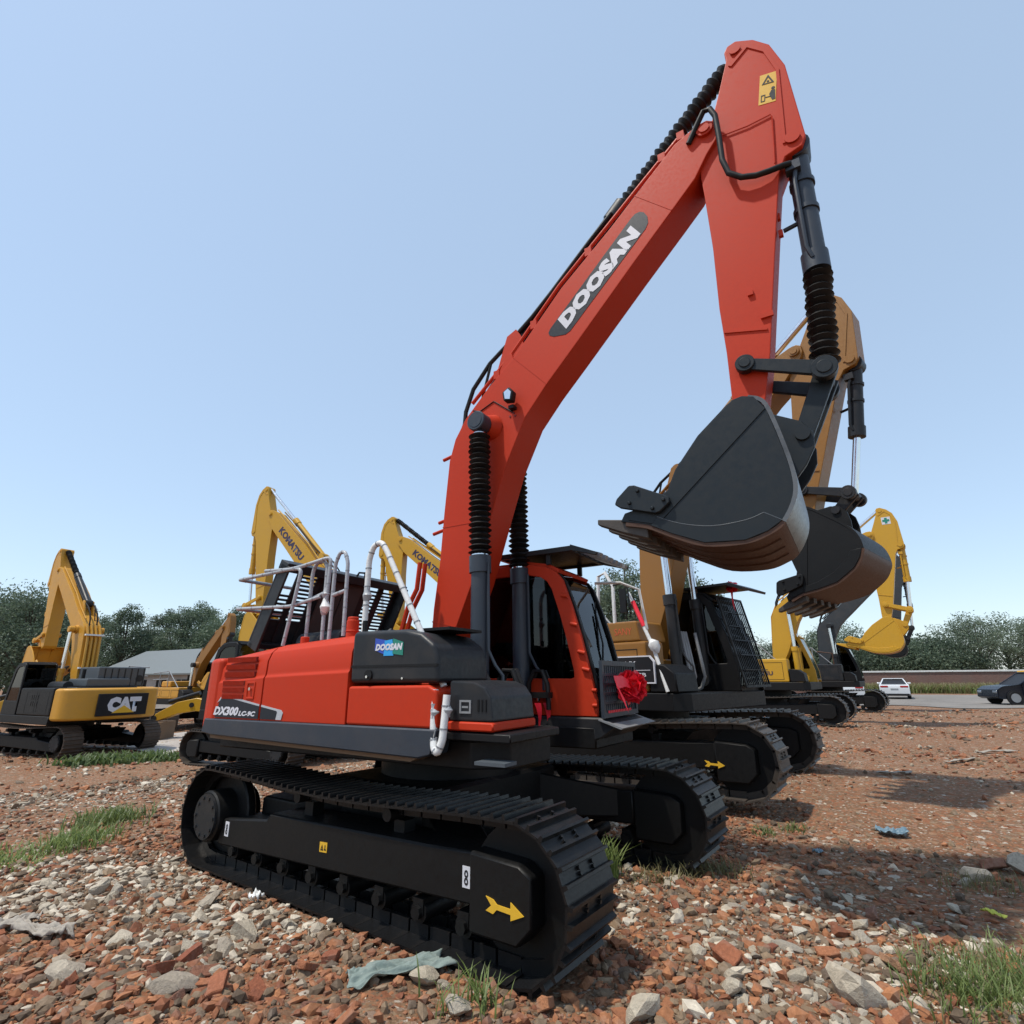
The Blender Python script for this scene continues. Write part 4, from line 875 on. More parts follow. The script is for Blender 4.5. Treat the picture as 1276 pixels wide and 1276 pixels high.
# red ribbon rosette on the guard, ribbons on the hoses
def up3(x, y, z): c, s = math.cos(SW), math.sin(SW); return (c*x-s*y, s*x+c*y, z)
def rosette(name, label, loc, r, n, seed, tails):
    rr = random.Random(seed); root = thing(name, label, 'ribbon', loc)
    m = MB()
    for k in range(n):
        d = Vector((rr.gauss(0, 1), rr.gauss(0, 1), rr.gauss(0, 1))).normalized(); u = d.orthogonal().normalized(); w = d.cross(u); a0 = rr.uniform(0, 6)
        c = d*r*rr.uniform(0.35, 0.55); q = 7; vs = [c*0.4]
        for i in range(q):
            a = a0+i*2*math.pi/q; e = r*0.55*rr.uniform(0.7, 1.15); vs.append(c+u*math.cos(a)*e+w*math.sin(a)*e+d*r*rr.uniform(-0.02, 0.28))
        m.add(vs, [(0, 1+i, 1+(i+1) % q) for i in range(q)])
    m.build('petals', 'ribbon_red', root, smooth=60)
    for t in tails:
        pts = [Vector(p) for p in t]; mm = MB(); vs = []
        for i, p in enumerate(pts): vs += [p+Vector((0, 0.0, 0.045+0.01*i)), p+Vector((0.03, 0.01, -0.045-0.01*i))]
        mm.add(vs, [(2*i, 2*i+1, 2*i+3, 2*i+2) for i in range(len(pts)-1)]); mm.build('ribbon_tail', 'ribbon_red', root, smooth=60)
    return root
rosette('ribbon_flower', 'large red ribbon rosette tied to the orange excavator cab screen guard', up3(1.80, 0.88, 1.73), 0.215, 46, 5,
        [[(0.02, -0.1, 0.02), (0.03, -0.3, 0.06), (0.02, -0.48, 0.05)], [(0.02, -0.48, 0.05), (0.06, -0.46, -0.06), (0.10, -0.42, -0.18)]])
m = MB()
for k in range(14): y = 0.48+0.05*k; m.box(1.668, 1.675, y, y+0.03, 1.475, 1.50)
o = m.build('ribbon_strip', 'ribbon_red', None, SW); tag(o, 'red fringe of ribbon along the bottom of the cab screen guard', 'ribbon')
for (x, y, z) in ((1.0, -0.36, 1.57), (0.97, 0.36, 1.57)):
    m = MB(); vs = []
    for i in range(6): t = i/5; vs += [(x+0.03*math.sin(3*t), y+0.06*t, z-0.28*t), (x+0.045+0.03*math.sin(3*t+1), y+0.02+0.05*t, z-0.27*t)]
    m.add(vs, [(2*i, 2*i+1, 2*i+3, 2*i+2) for i in range(5)])
    vs = [(p[0]-0.08, p[1]-0.05, p[2]) for p in vs]; m.add(vs, [(2*i, 2*i+1, 2*i+3, 2*i+2) for i in range(5)])
    o = m.build('ribbon_tag', 'ribbon_red', None, SW)
    tag(o, 'short red ribbon tied to the hoses of the near lift ram' if y < 0 else 'short red ribbon tied to the hoses of the lift ram beside the cab', 'ribbon')

# ---------------------------------------------------------------- other excavators
def excavator(label, loc, track_yaw, upper_yaw, mats, L=4.7, H=0.96, gauge=2.6, w=0.6, single=False, T=ident, W=0.24, gear=True, style='rod', curl=0.0, bs=1.0, hoodc='body', cabcol='cab', half=1.42, tail=2.75, zc=2.15):
    x, y, z = loc
    root = thing('excavator', label, 'excavator', loc, track_yaw, None)
    s = upper_yaw-track_yaw
    for sd in (-1, 1): make_track(root, sd*gauge/2, sd, L, H, w, 46, mats, single)
    m = MB(); m.box(-0.8, 0.8, -0.95, 0.95, 0.5, 0.9); m.cyl((0, 0, 0.9), (0, 0, 1.12), 0.7, 28)
    for sx in (-1, 1): m.prism([(sx*0.5-0.3, 0.42), (sx*0.5+0.3, 0.42), (sx*0.9+0.3, 0.80), (sx*0.9-0.3, 0.80)], -1.25, 1.25)
    m.build('car_body', mats['frame'], root)
    MB().prism([(-2.1, -half), (1.35, -half), (1.55, -half+0.2), (1.55, half), (-2.1, half)], 1.1, 1.36, 'z').build('deck', mats['deck'], root, s, bev=0.015)
    k = tail/2.87; hw = half/1.5
    cwp = [(-1.95*k, -1.5*hw), (-2.30*k, -1.44*hw), (-2.55*k, -1.22*hw), (-2.74*k, -0.85*hw), (-2.84*k, -0.4*hw), (-2.87*k, 0), (-2.84*k, 0.4*hw), (-2.74*k, 0.85*hw), (-2.55*k, 1.22*hw), (-2.30*k, 1.44*hw), (-1.95*k, 1.5*hw)]
    cw = MB().prism(cwp, 1.22, zc-0.02, 'z').build('counterweight', mats['body'], root, s, bev=0.09, seg=3)
    for sd in (-1, 1):
        x1 = 0.95 if sd < 0 else 0.30
        p = MB().box(-1.93*k, x1, *sorted((sd*half*0.62, sd*half)), 1.37, zc).build('body_panel', mats['body'] if sd < 0 else mats['left'], root, s, bev=0.05, seg=2)
        for q in range(3):
            xx = -1.7*k+q*0.85
            if xx+0.5 < x1: MB().ring([(xx, 1.45), (xx+0.72, 1.45), (xx+0.72, zc-0.12), (xx, zc-0.12)], [(xx+0.012, 1.462), (xx+0.708, 1.462), (xx+0.708, zc-0.132), (xx+0.012, zc-0.132)], *sorted((sd*(half+0.004), sd*(half-0.01)))).build('door_seam', mats['deck'], p)
    MB().box(-1.9*k, 0.0, -half*0.62, half*0.60, 1.37, zc+0.02).build('engine_cover', mats['deck'], root, s, bev=0.03)
    h = MB().box(-1.75*k, -0.55, -0.8, 0.62, zc+0.02, zc+0.30).build('engine_hood', mats[hoodc], root, s, bev=0.06, seg=2)
    MB().cyl((-1.3, 0.5, zc+0.2), (-1.3, 0.5, zc+0.62), 0.055, 12).build('exhaust', mats['deck'], root, s)
    MB().prism([(0.97, 1.37), (0.97, 1.80), (1.25, 1.78), (1.42, 1.65), (1.45, 1.37)], -half, -half*0.55).build('toolbox', mats['deck'], root, s, bev=0.02)
    m = MB()
    for a in (-0.98, -0.2): m.tube([(a, -half*0.95, zc), (a, -half*0.95, zc+0.75)], 0.02, 8)
    m.tube([(-1.6, -half*0.95, zc+0.7), (-0.2, -half*0.95, zc+0.78), (0.95, -half*0.95, 1.75)], 0.022, 8); m.tube([(-1.6, -half*0.95, zc+0.38), (-0.2, -half*0.95, zc+0.40)], 0.02, 8)
    m.build('handrail', mats.get('rail', 'steel_grey'), root, s)
    # cab
    c0, c1 = half-0.98, half-0.02
    cO = [(0.42, 1.36), (0.42, 3.02), (0.5, 3.1), (0.8, 3.1), (1.05, 3.05), (1.2, 2.92), (1.42, 2.26), (1.55, 1.75), (1.57, 1.36)]
    cI = [(0.52, 1.82), (0.52, 2.90), (0.56, 2.98), (0.76, 2.98), (0.95, 2.95), (1.08, 2.84), (1.27, 2.26), (1.38, 1.86), (1.36, 1.82)]
    cab = MB().ring(cO, cI, c0, c0+0.06).ring(cO, cI, c1-0.06, c1).build('cab', mats[cabcol], root, s, bev=0.012)
    m = MB(); m.sweep([(0.42, 3.02), (0.5, 3.1), (0.8, 3.1), (1.05, 3.05), (1.2, 2.92)], c0+0.06, c1-0.06, 0.04); m.box(0.42, 0.46, c0+0.06, c1-0.06, 1.36, 2.1); m.box(0.46, 1.5, c0+0.06, c1-0.06, 1.362, 1.44); m.build('cab_shell', mats[cabcol], cab)
    for (a, b) in ((c0+0.02, c0+0.03), (c1-0.03, c1-0.02)): MB().prism(cI, a, b).build('side_window', 'dark_glass', cab)
    MB().sweep([(1.19, 2.90), (1.405, 2.24), (1.535, 1.74), (1.55, 1.45)], c0+0.06, c1-0.06, 0.01).build('windscreen', 'dark_glass', cab)
    MB().box(0.445, 0.455, c0+0.06, c1-0.06, 2.1, 3.02).build('rear_window', 'dark_glass', cab)
    m = MB(); m.box(0.62, 0.95, c0+0.25, c1-0.25, 1.6, 1.9); m.box(0.58, 0.70, c0+0.25, c1-0.25, 1.88, 2.6); m.build('seat', 'rubber', cab, bev=0.03)
    r = dict(root=root, s=s, cab=cab, cw=cw, hood=h, c0=c0, c1=c1)
    MB().box(-0.45, 0.5, -0.42, 0.36, 1.36, 1.9).build('boom_bracket', mats['body'], root, s, bev=0.02)
    if gear: r['boom'], r['arm'], r['bucket'] = front_gear(root, s, T, W, mats, style, curl, bs)
    return r
def scaled(ox, sx, oz, sz): return lambda p: (ox+sx*p[0], oz+sz*p[1])
def mset(body, boom, **kw):
    d = dict(frame='frame_black', shoe='worn_shoe', drive='charcoal', body=body, left=body, deck='black_paint', cab='black_paint', boom=boom, ram='charcoal', stick_ram=boom, link='bucket_grey', bucket='bucket_black', bucket_back='bucket_black', bucket_floor='rust_steel', tooth='tooth_steel', pipe=boom)
    d.update(kw); return d

# ochre machine parked beside the orange one
A = excavator('ochre excavator with black cab and black bucket, parked beside the orange excavator', (0.15, 5.15, 0.24), 0, R(-10), mset('ochre', 'ochre', bucket_floor='rust_steel', link='charcoal'),
              5.0, 1.02, 3.0, 0.6, True, (lambda p: (p[0]+float(np.interp(p[1], [2, 5, 8], [0.26, 0.18, 0.08]))-0.30*min(1, max(0, (p[0]-2.0)/1.0))*min(1, max(0, (8-p[1])/3.5))*1.5, float(np.interp(p[1], [1.5, 4.03, 8.63], [1.42, 3.90, 7.60])))), 0.26, curl=R(39), bs=0.94)
r, s = A['root'], A['s']
pl = MB().prism([(0.25, 1.52), (0.25, 1.90), (1.01, 1.90), (1.08, 1.82), (1.08, 1.52)], -1.445, -1.41).build('name_panel', 'decal_black', r, s)
MB().ring([(0.23, 1.50), (0.23, 1.92), (1.02, 1.92), (1.10, 1.83), (1.10, 1.50)], [(0.25, 1.52), (0.25, 1.90), (1.01, 1.90), (1.08, 1.82), (1.08, 1.52)], -1.45, -1.41).build('panel_trim', 'decal_white', pl)
text('lettering', 'SANY', 'decal_white', pl, (0.40, -1.448, 1.74), (1, 0, 0), (0, 0, 1), 0.36, 0.10, 0, 0, 0.02)
text('lettering', '5-GB', 'decal_white', pl, (0.66, -1.448, 1.60), (1, 0, 0), (0, 0, 1), 0.28, 0.06, 0, 0, 0.02)
MB().box(0.60, 1.02, -1.448, -1.444, 1.695, 1.703).build('rule_line', 'decal_white', pl)
MB().prism([(0.15, 2.15), (0.15, 2.48), (0.78, 2.48), (0.85, 2.15)], -1.40, -0.6).build('fuel_tank', 'ochre', r, s, bev=0.04, seg=2)
text('lettering', 'SANY', 'decal_red', r, (0.36, -1.404, 2.26), (1, 0, 0), (0, 0, 1), 0.34, 0.11, 0, 0, 0.0, s)
m = MB(); m.tube([(0.35, -1.36, 2.4), (0.35, -1.36, 3.1), (0.20, -1.36, 3.35), (0.05, -1.36, 3.3), (0.0, -1.36, 2.3)], 0.03, 8); m.tube([(0.62, -1.30, 2.95), (1.05, -1.36, 2.05), (1.28, -1.42, 1.38)], 0.03, 8); m.each('handrail', 'white_wrap', r, s)
m = MB(); m.tube([(0.70, -1.31, 2.80), (0.90, -1.34, 2.38)], 0.036, 8); m.build('ribbon_band', 'ribbon_red', r, s)
m = MB(); m.tube([(1.02, -1.36, 2.16), (1.06, -1.36, 2.1), (1.1, -1.37, 2.02), (1.12, -1.37, 1.95)], [0.03, 0.09, 0.08, 0.03], 9); m.build('film_wrap', 'white_wrap', r, s)
m = MB(); m.tube([(0.3, -1.36, 3.1), (0.60, -1.40, 3.12), (0.68, -1.41, 3.02), (0.70, -1.42, 2.7)], 0.016, 8); m.box(0.52, 0.64, -1.43, -1.40, 2.62, 3.02); m.build('mirror', 'black_paint', r, s)
m = MB()
for k, y in enumerate((-0.30, -0.22, -0.14, 0.2)): m.tube([(0.95, y, 2.35), (1.02, y, 1.9), (1.06, y, 1.6), (0.98, y, 1.42), (0.85, y, 1.36)], 0.03, 8)
m.each('ram_hose', 'steel_grey', r, s)
sg = MB().ring([(0.40, 1.42), (1.40, 1.42), (1.40, 3.0), (0.40, 3.0)], [(0.44, 1.46), (1.36, 1.46), (1.36, 2.96), (0.44, 2.96)], 0, 0.03, 'x')
for k in range(1, 13): y = 0.44+0.92*k/13; sg.box(0.005, 0.02, y-0.01, y+0.01, 1.46, 2.96)
for k in range(1, 6): z = 1.46+1.5*k/6; sg.box(0.003, 0.022, 0.44, 1.36, z-0.008, z+0.008)
sg.v = [(p[0]+1.66-(max(0, p[2]-1.8))*0.29, p[1], p[2]) for p in sg.v]; sg.build('screen_guard', 'black_paint', A['cab'])
m = MB(); m.box(0.40, 1.55, 0.42, 1.42, 3.17, 3.21); m.prism([(1.55, 3.22), (1.55, 3.15), (1.80, 3.06), (1.82, 3.10)], 0.42, 1.42); m.build('roof_guard', 'charcoal', A['cab'])
MB().prism(arrow_poly(1.5, 0.45, 0.9), -1.5-0.262, -1.5-0.252).build('arrow_mark', 'decal_yellow', r)
rosette('ribbon_flower', 'red ribbon bow on the roof guard of the black cab', (1.72, 5.70, 3.42), 0.13, 22, 9, [[(0, -0.05, 0), (0.0, -0.12, -0.15), (0.02, -0.15, -0.40)]])

# yellow machine further along the row
B = excavator('bright yellow excavator with yellow bucket, third in the row past the ochre one', (-0.45, 18.0, 0.30), 0, R(0), mset('yellow', 'yellow', bucket='yellow', bucket_back='yellow', bucket_floor='yellow', tooth='yellow', link='yellow', ram='yellow', cab='yellow'),
              5.1, 0.95, 2.5, 0.6, False, scaled(0.42, 1.05, 0.0, 0.84), 0.27, bs=1.1, half=1.35)
r, s = B['root'], B['s']
text('lettering', 'KOMATSU', 'komatsu_text', r, (-0.55, -1.36, 1.60), (1, 0, 0), (0, 0, 1), 1.0, 0.14, 0, 0, 0.03, s)
def plus_badge(arm, T, wa, c=(3.98, 8.05), k=0.13):
    q = T(c); y = -wa-0.003
    MB().box(q[0]-k, q[0]+k, y-0.002, y+0.001, q[1]-k, q[1]+k).build('badge', 'decal_white', arm)
    MB().box(q[0]-k*0.8, q[0]+k*0.8, y-0.005, y-0.002, q[1]-k*0.3, q[1]+k*0.3).box(q[0]-k*0.3, q[0]+k*0.3, y-0.0055, y-0.0025, q[1]-k*0.8, q[1]+k*0.8).build('badge_cross', 'decal_green', arm)
plus_badge(B['arm'], scaled(0.42, 1.05, 0, 0.84), 0.27*0.78)
# dark grey machine at the end of the row
C_ = excavator('dark grey excavator at the far end of the row, behind the bright yellow one', (0.2, 27.5, 0.27), 0, R(0), mset('charcoal', 'grey_boom', left='charcoal', ram='charcoal', link='charcoal', bucket_floor='bucket_black'),
               4.9, 0.98, 2.6, 0.6, False, scaled(0.0, 0.97, 0.0, 0.86), 0.27)
m = MB(); m.tube([(0.65, -1.38, 1.4), (0.65, -1.38, 2.65), (0.0, -1.38, 2.75)], 0.03, 8); m.build('handrail', 'rust_steel', C_['root'], C_['s'])

# ---- machines behind, facing away
D = excavator('dusty yellow excavator seen from behind with a big letter panel on its counterweight', (-21.2, 2.85, -0.60), R(196), R(187), mset('cat_yellow', 'cat_yellow', left='black_paint', bucket='cat_yellow', bucket_back='cat_yellow', bucket_floor='cat_yellow', shoe='muddy_shoe', ram='cat_yellow', stick_ram='charcoal', link='cat_yellow', hoodm='hood_grey'),
              5.0, 1.05, 2.75, 0.62, False, scaled(-0.25, 0.98, 0.15, 0.90), 0.30, hoodc='hoodm', half=1.60, tail=3.1, zc=2.25, style='bellows')
r, s = D['root'], D['s']
# the rear plate of the counterweight is gently curved; a flat panel stands just proud of it
pn = MB().box(-3.135, -3.06, -0.86, 0.72, 1.34, 2.05).build('letter_panel', 'decal_black', r, s, bev=0.01)
text('lettering', 'CAT', 'decal_white', pn, (-3.138, 0.42, 1.44), (0, -1, 0), (0, 0, 1), 1.05, 0.50, 0, 0, 0.09)
MB().prism([(0.26, 1.425), (-0.46, 1.425), (-0.10, 1.66)], -3.143, -3.139, 'x').build('triangle_mark', 'decal_yellow', pn)
hd = MB().box(-1.75, -0.35, -1.35, 0.25, 2.27, 2.95).build('engine_cowl', 'hood_grey', r, s, bev=0.05, seg=2)
m = MB()
for k in range(7): y = -1.3+0.22*k; m.box(-1.765, -1.745, y, y+0.03, 2.32, 2.90)
m.cyl((-1.75, -1.15, 2.55), (-1.765, -1.15, 2.55), 0.12, 18); m.each('cowl_rib', 'charcoal', hd)
m = MB(); m.cyl((-1.3, 0.9, 2.3), (-0.2, 0.9, 2.3), 0.16, 16); m.build('air_cleaner', 'charcoal', r, s)
m = MB()
for z in (2.35, 2.9, 4.1):
    m.box(-0.42, -0.32, -0.32, 0.32, z, z+0.06)
m.each('pipe_clamp', 'white_wrap', D['boom'])
m = MB()
for y in (-0.22, -0.08, 0.06, 0.2): m.tube([(-0.42, y, 1.9), (-0.44, y, 2.3), (-0.40, y, 3.2), (-0.32, y, 4.05), (-0.1, y, 4.5)], 0.045, 8)
m.each('oil_pipe', 'cat_yellow', D['boom'])
m = MB()
for z in (1.75, 1.95): 
    for k in range(4): m.box(-1.1+0.14*k, -1.0+0.14*k, 1.595, 1.61, z-0.07, z+0.07)
m.each('vent', 'black_paint', r, s)

E_ = excavator('excavator without its boom, half hidden behind the orange counterweight', (-10.4, 4.35, -0.26), R(192), R(192), mset('black_paint', 'cat_yellow', left='black_paint', shoe='worn_shoe'),
               3.9, 0.86, 2.2, 0.55, False, gear=False, half=1.25, tail=2.5, zc=1.95)
KB = mset('yellow', 'yellow', bucket='yellow', bucket_back='yellow', bucket_floor='yellow', link='yellow', ram='yellow')
def name_on_boom(M, T, W, sgn):
    a = Vector((T((1.05, 5.10))[0], 0, T((1.05, 5.10))[1])); b = Vector((T((2.85, 6.88))[0], 0, T((2.85, 6.88))[1])); u = (b-a).normalized(); n = Vector((-u.z, 0, u.x))
    # lettering on the left cheek reads from the boom tip downwards
    text('lettering', 'KOMATSU', 'komatsu_text', M['boom'], (b.x-n.x*0.10+u.x*0.05, W+0.004, b.z-n.z*0.10+u.z*0.05), -u, n, 1.75, 0.27, 0, 0, 0.05)
TF = scaled(0.25, 1.04, 0.0, 1.11)
Fm = excavator('tall yellow excavator behind the open orange hood, its boom raised highest', (-11.6, 7.3, -0.3), R(195), R(195), KB, 4.6, 0.98, 2.6, 0.6, False, TF, 0.24)
name_on_boom(Fm, TF, 0.24, 1)
TG = scaled(0.70, 1.22, 0.0, 1.0)
Gm = excavator('yellow excavator with black stick-ram cover, behind the orange boom foot', (-8.2, 12.2, 0.05), R(195), R(195), KB, 4.6, 0.98, 2.6, 0.6, False, TG, 0.25, style='bellows')
name_on_boom(Gm, TG, 0.25, 1)
TH = scaled(0.1, 0.62, 0.0, 0.64)
Hm = excavator('small weathered yellow excavator with folded arm beside the grey-roofed shed', (-26.5, 9.3, -0.35), R(-10), R(6), mset('cat_yellow', 'ochre', shoe='muddy_shoe', bucket='cat_yellow', bucket_back='cat_yellow', bucket_floor='cat_yellow'),
               3.6, 0.85, 2.1, 0.5, False, TH, 0.2, half=1.2, tail=2.3, zc=1.9)
def loose_boom(label, loc, rz, k):
    root = thing('excavator_boom', label, 'boom', loc, rz)
    P = [(0, 0), (0.1, 0.35), (1.2, 0.95), (2.2, 1.15), (3.6, 0.85), (4.6, 0.42), (4.65, 0.25), (4.5, 0.2), (3.4, 0.38), (2.2, 0.50), (1.3, 0.38), (0.2, 0.0)]
    b = MB().prism([(p[0]*k, p[1]*k) for p in P], -0.22, 0.22).build('boom_box', 'yellow', root, bev=0.015)
    m = MB(); m.cyl((0.1*k, -0.26, 0.15*k), (0.1*k, 0.26, 0.15*k), 0.1, 14); m.cyl((4.55*k, -0.26, 0.32*k), (4.55*k, 0.26, 0.32*k), 0.1, 14); m.cyl((2.0*k, -0.26, 0.8*k), (2.0*k, 0.26, 0.8*k), 0.1, 14); m.each('pin_boss', 'charcoal', root)
    m = MB(); m.cyl((0.6*k, 0, 0.95*k), (2.2*k, 0, 1.4*k), 0.09, 12); m.build('ram', 'charcoal', root)
    m = MB(); m.box(-0.2, 0.6, -0.5, 0.5, -0.75, -0.02); m.box(3.6*k, 4.3*k, -0.5, 0.5, -0.75, 0.2*k); m.each('trestle', 'wood', root)
    return root
loose_boom('loose yellow boom propped on trestles right of the letter-panel excavator', (-22.5, 6.2, gz(-22.5, 6.2)+0.75), R(35), 0.8)
loose_boom('loose yellow boom propped on trestles beyond the letter-panel excavator cab', (-33.5, 2.6, gz(-33.5, 2.6)+0.75), R(60), 0.95)

# ---------------------------------------------------------------- cars
def wheel(parent, x, y, s, r=0.33):
    t = MB(); t.cyl((x, y-0.11, r), (x, y+0.11, r), r, 22); t = t.build('wheel', 'rubber', parent, bev=0.03)
    m = MB(); m.cyl((x, y+s*0.10, r), (x, y+s*0.118, r), r*0.66, 18); m.build('rim', 'steel_grey', t)
def car(name, label, cat, loc, rz, mat, prof, green, Lw, suv=False, group=None):
    root = thing(name, label, cat, loc, rz, group); hw = Lw/2
    b = MB(); n = len(prof)
    # lofted body: narrower at the sill and at the shoulders
    lay = [(-hw*0.93, 0.97), (-hw, 1.0), (hw, 1.0), (hw*0.93, 0.97)]
    vs = []
    for (y, k) in lay:
        for (x, z) in prof: vs.append((x*k, y, z))
    fs = [(a*n+i, a*n+(i+1) % n, (a+1)*n+(i+1) % n, (a+1)*n+i) for a in range(3) for i in range(n)]+[tuple(range(n))[::-1], tuple(3*n+i for i in range(n))]
    body = b.add(vs, fs).build('body', mat, root, bev=0.03, seg=2)
    # greenhouse: glass block, tapering inwards, with roof and pillars proud of it
    gl = MB(); g = green; q = len(g); vs = [(p[0], sgn*(hw*0.90-(p[1]-g[0][1])*(0.22 if suv else 0.48)), p[1]) for sgn in (-1, 1) for p in g]
    gl.add(vs, [tuple(range(q))[::-1], tuple(range(q, 2*q))]+[(i, (i+1) % q, q+(i+1) % q, q+i) for i in range(q)])
    gl.build('windows', 'dark_glass' if False else 'decal_black', root, bev=0.02)
    zt = max(p[1] for p in g); top = [p for p in g if p[1] > zt-0.06]; x0 = min(p[0] for p in top); x1 = max(p[0] for p in top); yt2 = hw*0.90-(zt-g[0][1])*(0.22 if suv else 0.48)
    m = MB(); m.box(x0-0.05, x1+0.05, -yt2-0.015, yt2+0.015, zt-0.03, zt+0.035)
    m.build('roof', mat, root, bev=0.025, seg=2)
    m = MB()
    for sg2 in (-1, 1):
        y0 = sg2*hw*0.905
        for (a, c) in ((g[0], top[0]), (g[-1], top[-1])): m.tube([(a[0], y0, a[1]), (c[0], sg2*(yt2+0.005), c[1])], 0.045, 6)
        xm = (g[0][0]+g[-1][0])/2; m.tube([(xm, y0, g[0][1]), (xm, sg2*(yt2+0.005), zt)], 0.035, 6)
    m.each('pillar', mat, root)
    xs = [p[0] for p in prof]; xr, xf = min(xs), max(xs)
    for x in (xf-0.85, xr+0.95):
        for s in (-1, 1):
            MB().cyl((x, s*(hw-0.10), 0.36 if suv else 0.33), (x, s*(hw+0.003), 0.36 if suv else 0.33), 0.41 if suv else 0.37, 22).build('wheel_arch', 'decal_black', root)
            wheel(root, x, s*(hw-0.10), s, 0.36 if suv else 0.32)
    zl = 0.84 if not suv else 0.98
    for s in (-1, 1):
        MB().box(xr-0.012+0.02, xr+0.10, *sorted((s*hw*0.40, s*hw*0.92)), zl-0.06, zl+0.06).build('tail_light', 'lamp_red', root, bev=0.01)
        MB().box(xf-0.12, xf-0.01, *sorted((s*hw*0.55, s*hw*0.92)), 0.62, 0.74).build('headlight', 'chrome', root, bev=0.01)
        MB().box(0.55, 0.75, *sorted((s*hw*0.95, s*(hw+0.16))), g[0][1]+0.02, g[0][1]+0.14).build('door_mirror', mat, root, bev=0.02)
    MB().box(xr-0.006, xr+0.05, -0.23, 0.23, 0.60, 0.71).build('number_plate', 'decal_sky' if False else 'steel_grey', root)
    MB().box(xr-0.008, xr+0.12, -hw*0.92, hw*0.92, 0.22, 0.36).build('bumper', 'decal_black', root, bev=0.02)
    return root
sed = [(-2.32, 0.30), (-2.36, 0.62), (-2.30, 0.93), (-1.75, 1.00), (0.85, 0.95), (1.9, 0.80), (2.28, 0.62), (2.30, 0.28), (2.1, 0.20), (-2.1, 0.20)]
sg_ = [(-1.75, 0.97), (-0.85, 1.33), (-0.3, 1.38), (0.25, 1.35), (1.05, 0.94)]
z1 = gz(2.4, 47.0)
car('parked_car', 'white saloon car parked with its tail to the yard, right of the other white car', 'car', (2.2, 47.0, z1+0.03), R(92), 'car_white', sed, sg_, 1.82)
car('parked_car', 'white car partly hidden by the track of the dark grey excavator', 'car', (-0.75, 43.0, gz(-0.5, 43)+0.03), R(105), 'car_white', sed, sg_, 1.82)
suvp = [(-2.30, 0.42), (-2.34, 0.75), (-2.28, 1.05), (-1.9, 1.10), (0.9, 1.08), (1.95, 0.98), (2.25, 0.80), (2.30, 0.40), (2.1, 0.30), (-2.1, 0.30)]
suvg = [(-2.15, 1.07), (-1.95, 1.60), (-1.3, 1.70), (0.1, 1.68), (1.05, 1.06)]
sv = car('parked_car', 'dark blue off-road car with its front door standing open', 'car', (9.0, 38.6, gz(9, 38.6)+0.03), R(205), 'car_navy', suvp, suvg, 1.9, True)
dm = MB().box(-0.98, 0.0, -0.03, 0.03, 0.40, 1.08); dm = dm.build('open_door', 'car_navy', sv, bev=0.02); dm.location = (0.95, 0.95, 0); dm.rotation_euler[2] = R(-65)
MB().ring([(-0.98, 1.08), (0.0, 1.08), (-0.45, 1.58), (-0.94, 1.62)], [(-0.93, 1.10), (-0.10, 1.10), (-0.47, 1.54), (-0.90, 1.57)], -0.025, 0.025).build('window_frame', 'car_navy', dm)

# small yellow machine behind the blue car
ym = thing('wheel_loader', 'small yellow wheel loader standing behind the dark blue car', 'loader', (11.3, 49.0, gz(11.3, 49)), R(25))
MB().prism([(-1.6, 0.6), (-1.6, 1.9), (-0.3, 2.0), (0.2, 1.4), (1.3, 1.2), (1.3, 0.6)], -0.75, 0.75).build('body', 'yellow', ym, bev=0.05)
MB().box(-0.4, 0.6, -0.65, 0.65, 1.9, 2.55).build('cab', 'black_paint', ym, bev=0.05)
MB().prism([(1.2, 1.3), (2.4, 0.7), (2.5, 0.8), (1.2, 1.5)], -0.4, 0.4).build('lift_arm', 'yellow', ym)
MB().prism([(2.4, 0.1), (2.4, 0.9), (3.1, 0.2), (3.1, 0.1)], -1.0, 1.0).build('bucket', 'yellow', ym)
for x in (-1.0, 0.95):
    for s in (-1, 1): wheel(ym, x, s*0.85, s, 0.55)

# ---------------------------------------------------------------- wall, bank, shed
wl = thing('boundary_wall', 'long low brick wall with white coping at the back of the yard', 'wall', (0, 0, 0))
z0 = 0.1
pa = Vector((-22, 58.0)); pb = Vector((52, 83.0)); d = (pb-pa); L = d.length; an = math.atan2(d.y, d.x)
w1 = MB().box(0, L, -0.15, 0.15, 0, 2.15).build('wall', 'brick_wall', wl); w1.location = (pa.x, pa.y, z0); w1.rotation_euler[2] = an
w2 = MB()
for k in range(int(L/2)): w2.box(k*2.0+0.01, k*2.0+1.99, -0.24, 0.24, 2.15, 2.32)
w2 = w2.build('coping', 'coping', wl, bev=0.02); w2.location = (pa.x, pa.y, z0); w2.rotation_euler[2] = an

sh = thing('shed', 'long grey-roofed shed with pale plastered walls behind the machines', 'shed', (-47.0, 19.5, -0.5), R(8))
for (y0, y1) in ((-4.0, -3.8), (3.8, 4.0)): MB().box(-9, 12, y0, y1, 0, 3.1).build('wall', 'plaster', sh)
for (x0, x1) in ((-9, -8.8), (11.8, 12)): MB().prism([(-3.8, 0), (-3.8, 3.1), (0, 4.9), (3.8, 3.1), (3.8, 0)], x0, x1, 'x').build('gable', 'plaster', sh)
for s in (-1, 1): MB().add([(-9.4, s*4.5, 2.85), (12.4, s*4.5, 2.85), (12.4, 0, 5.05), (-9.4, 0, 5.05), (-9.4, s*4.5, 2.97), (12.4, s*4.5, 2.97), (12.4, 0, 5.17), (-9.4, 0, 5.17)], [(0, 1, 2, 3), (4, 7, 6, 5), (0, 4, 5, 1), (1, 5, 6, 2), (3, 2, 6, 7), (0, 3, 7, 4)]).build('roof', 'roof_metal', sh)
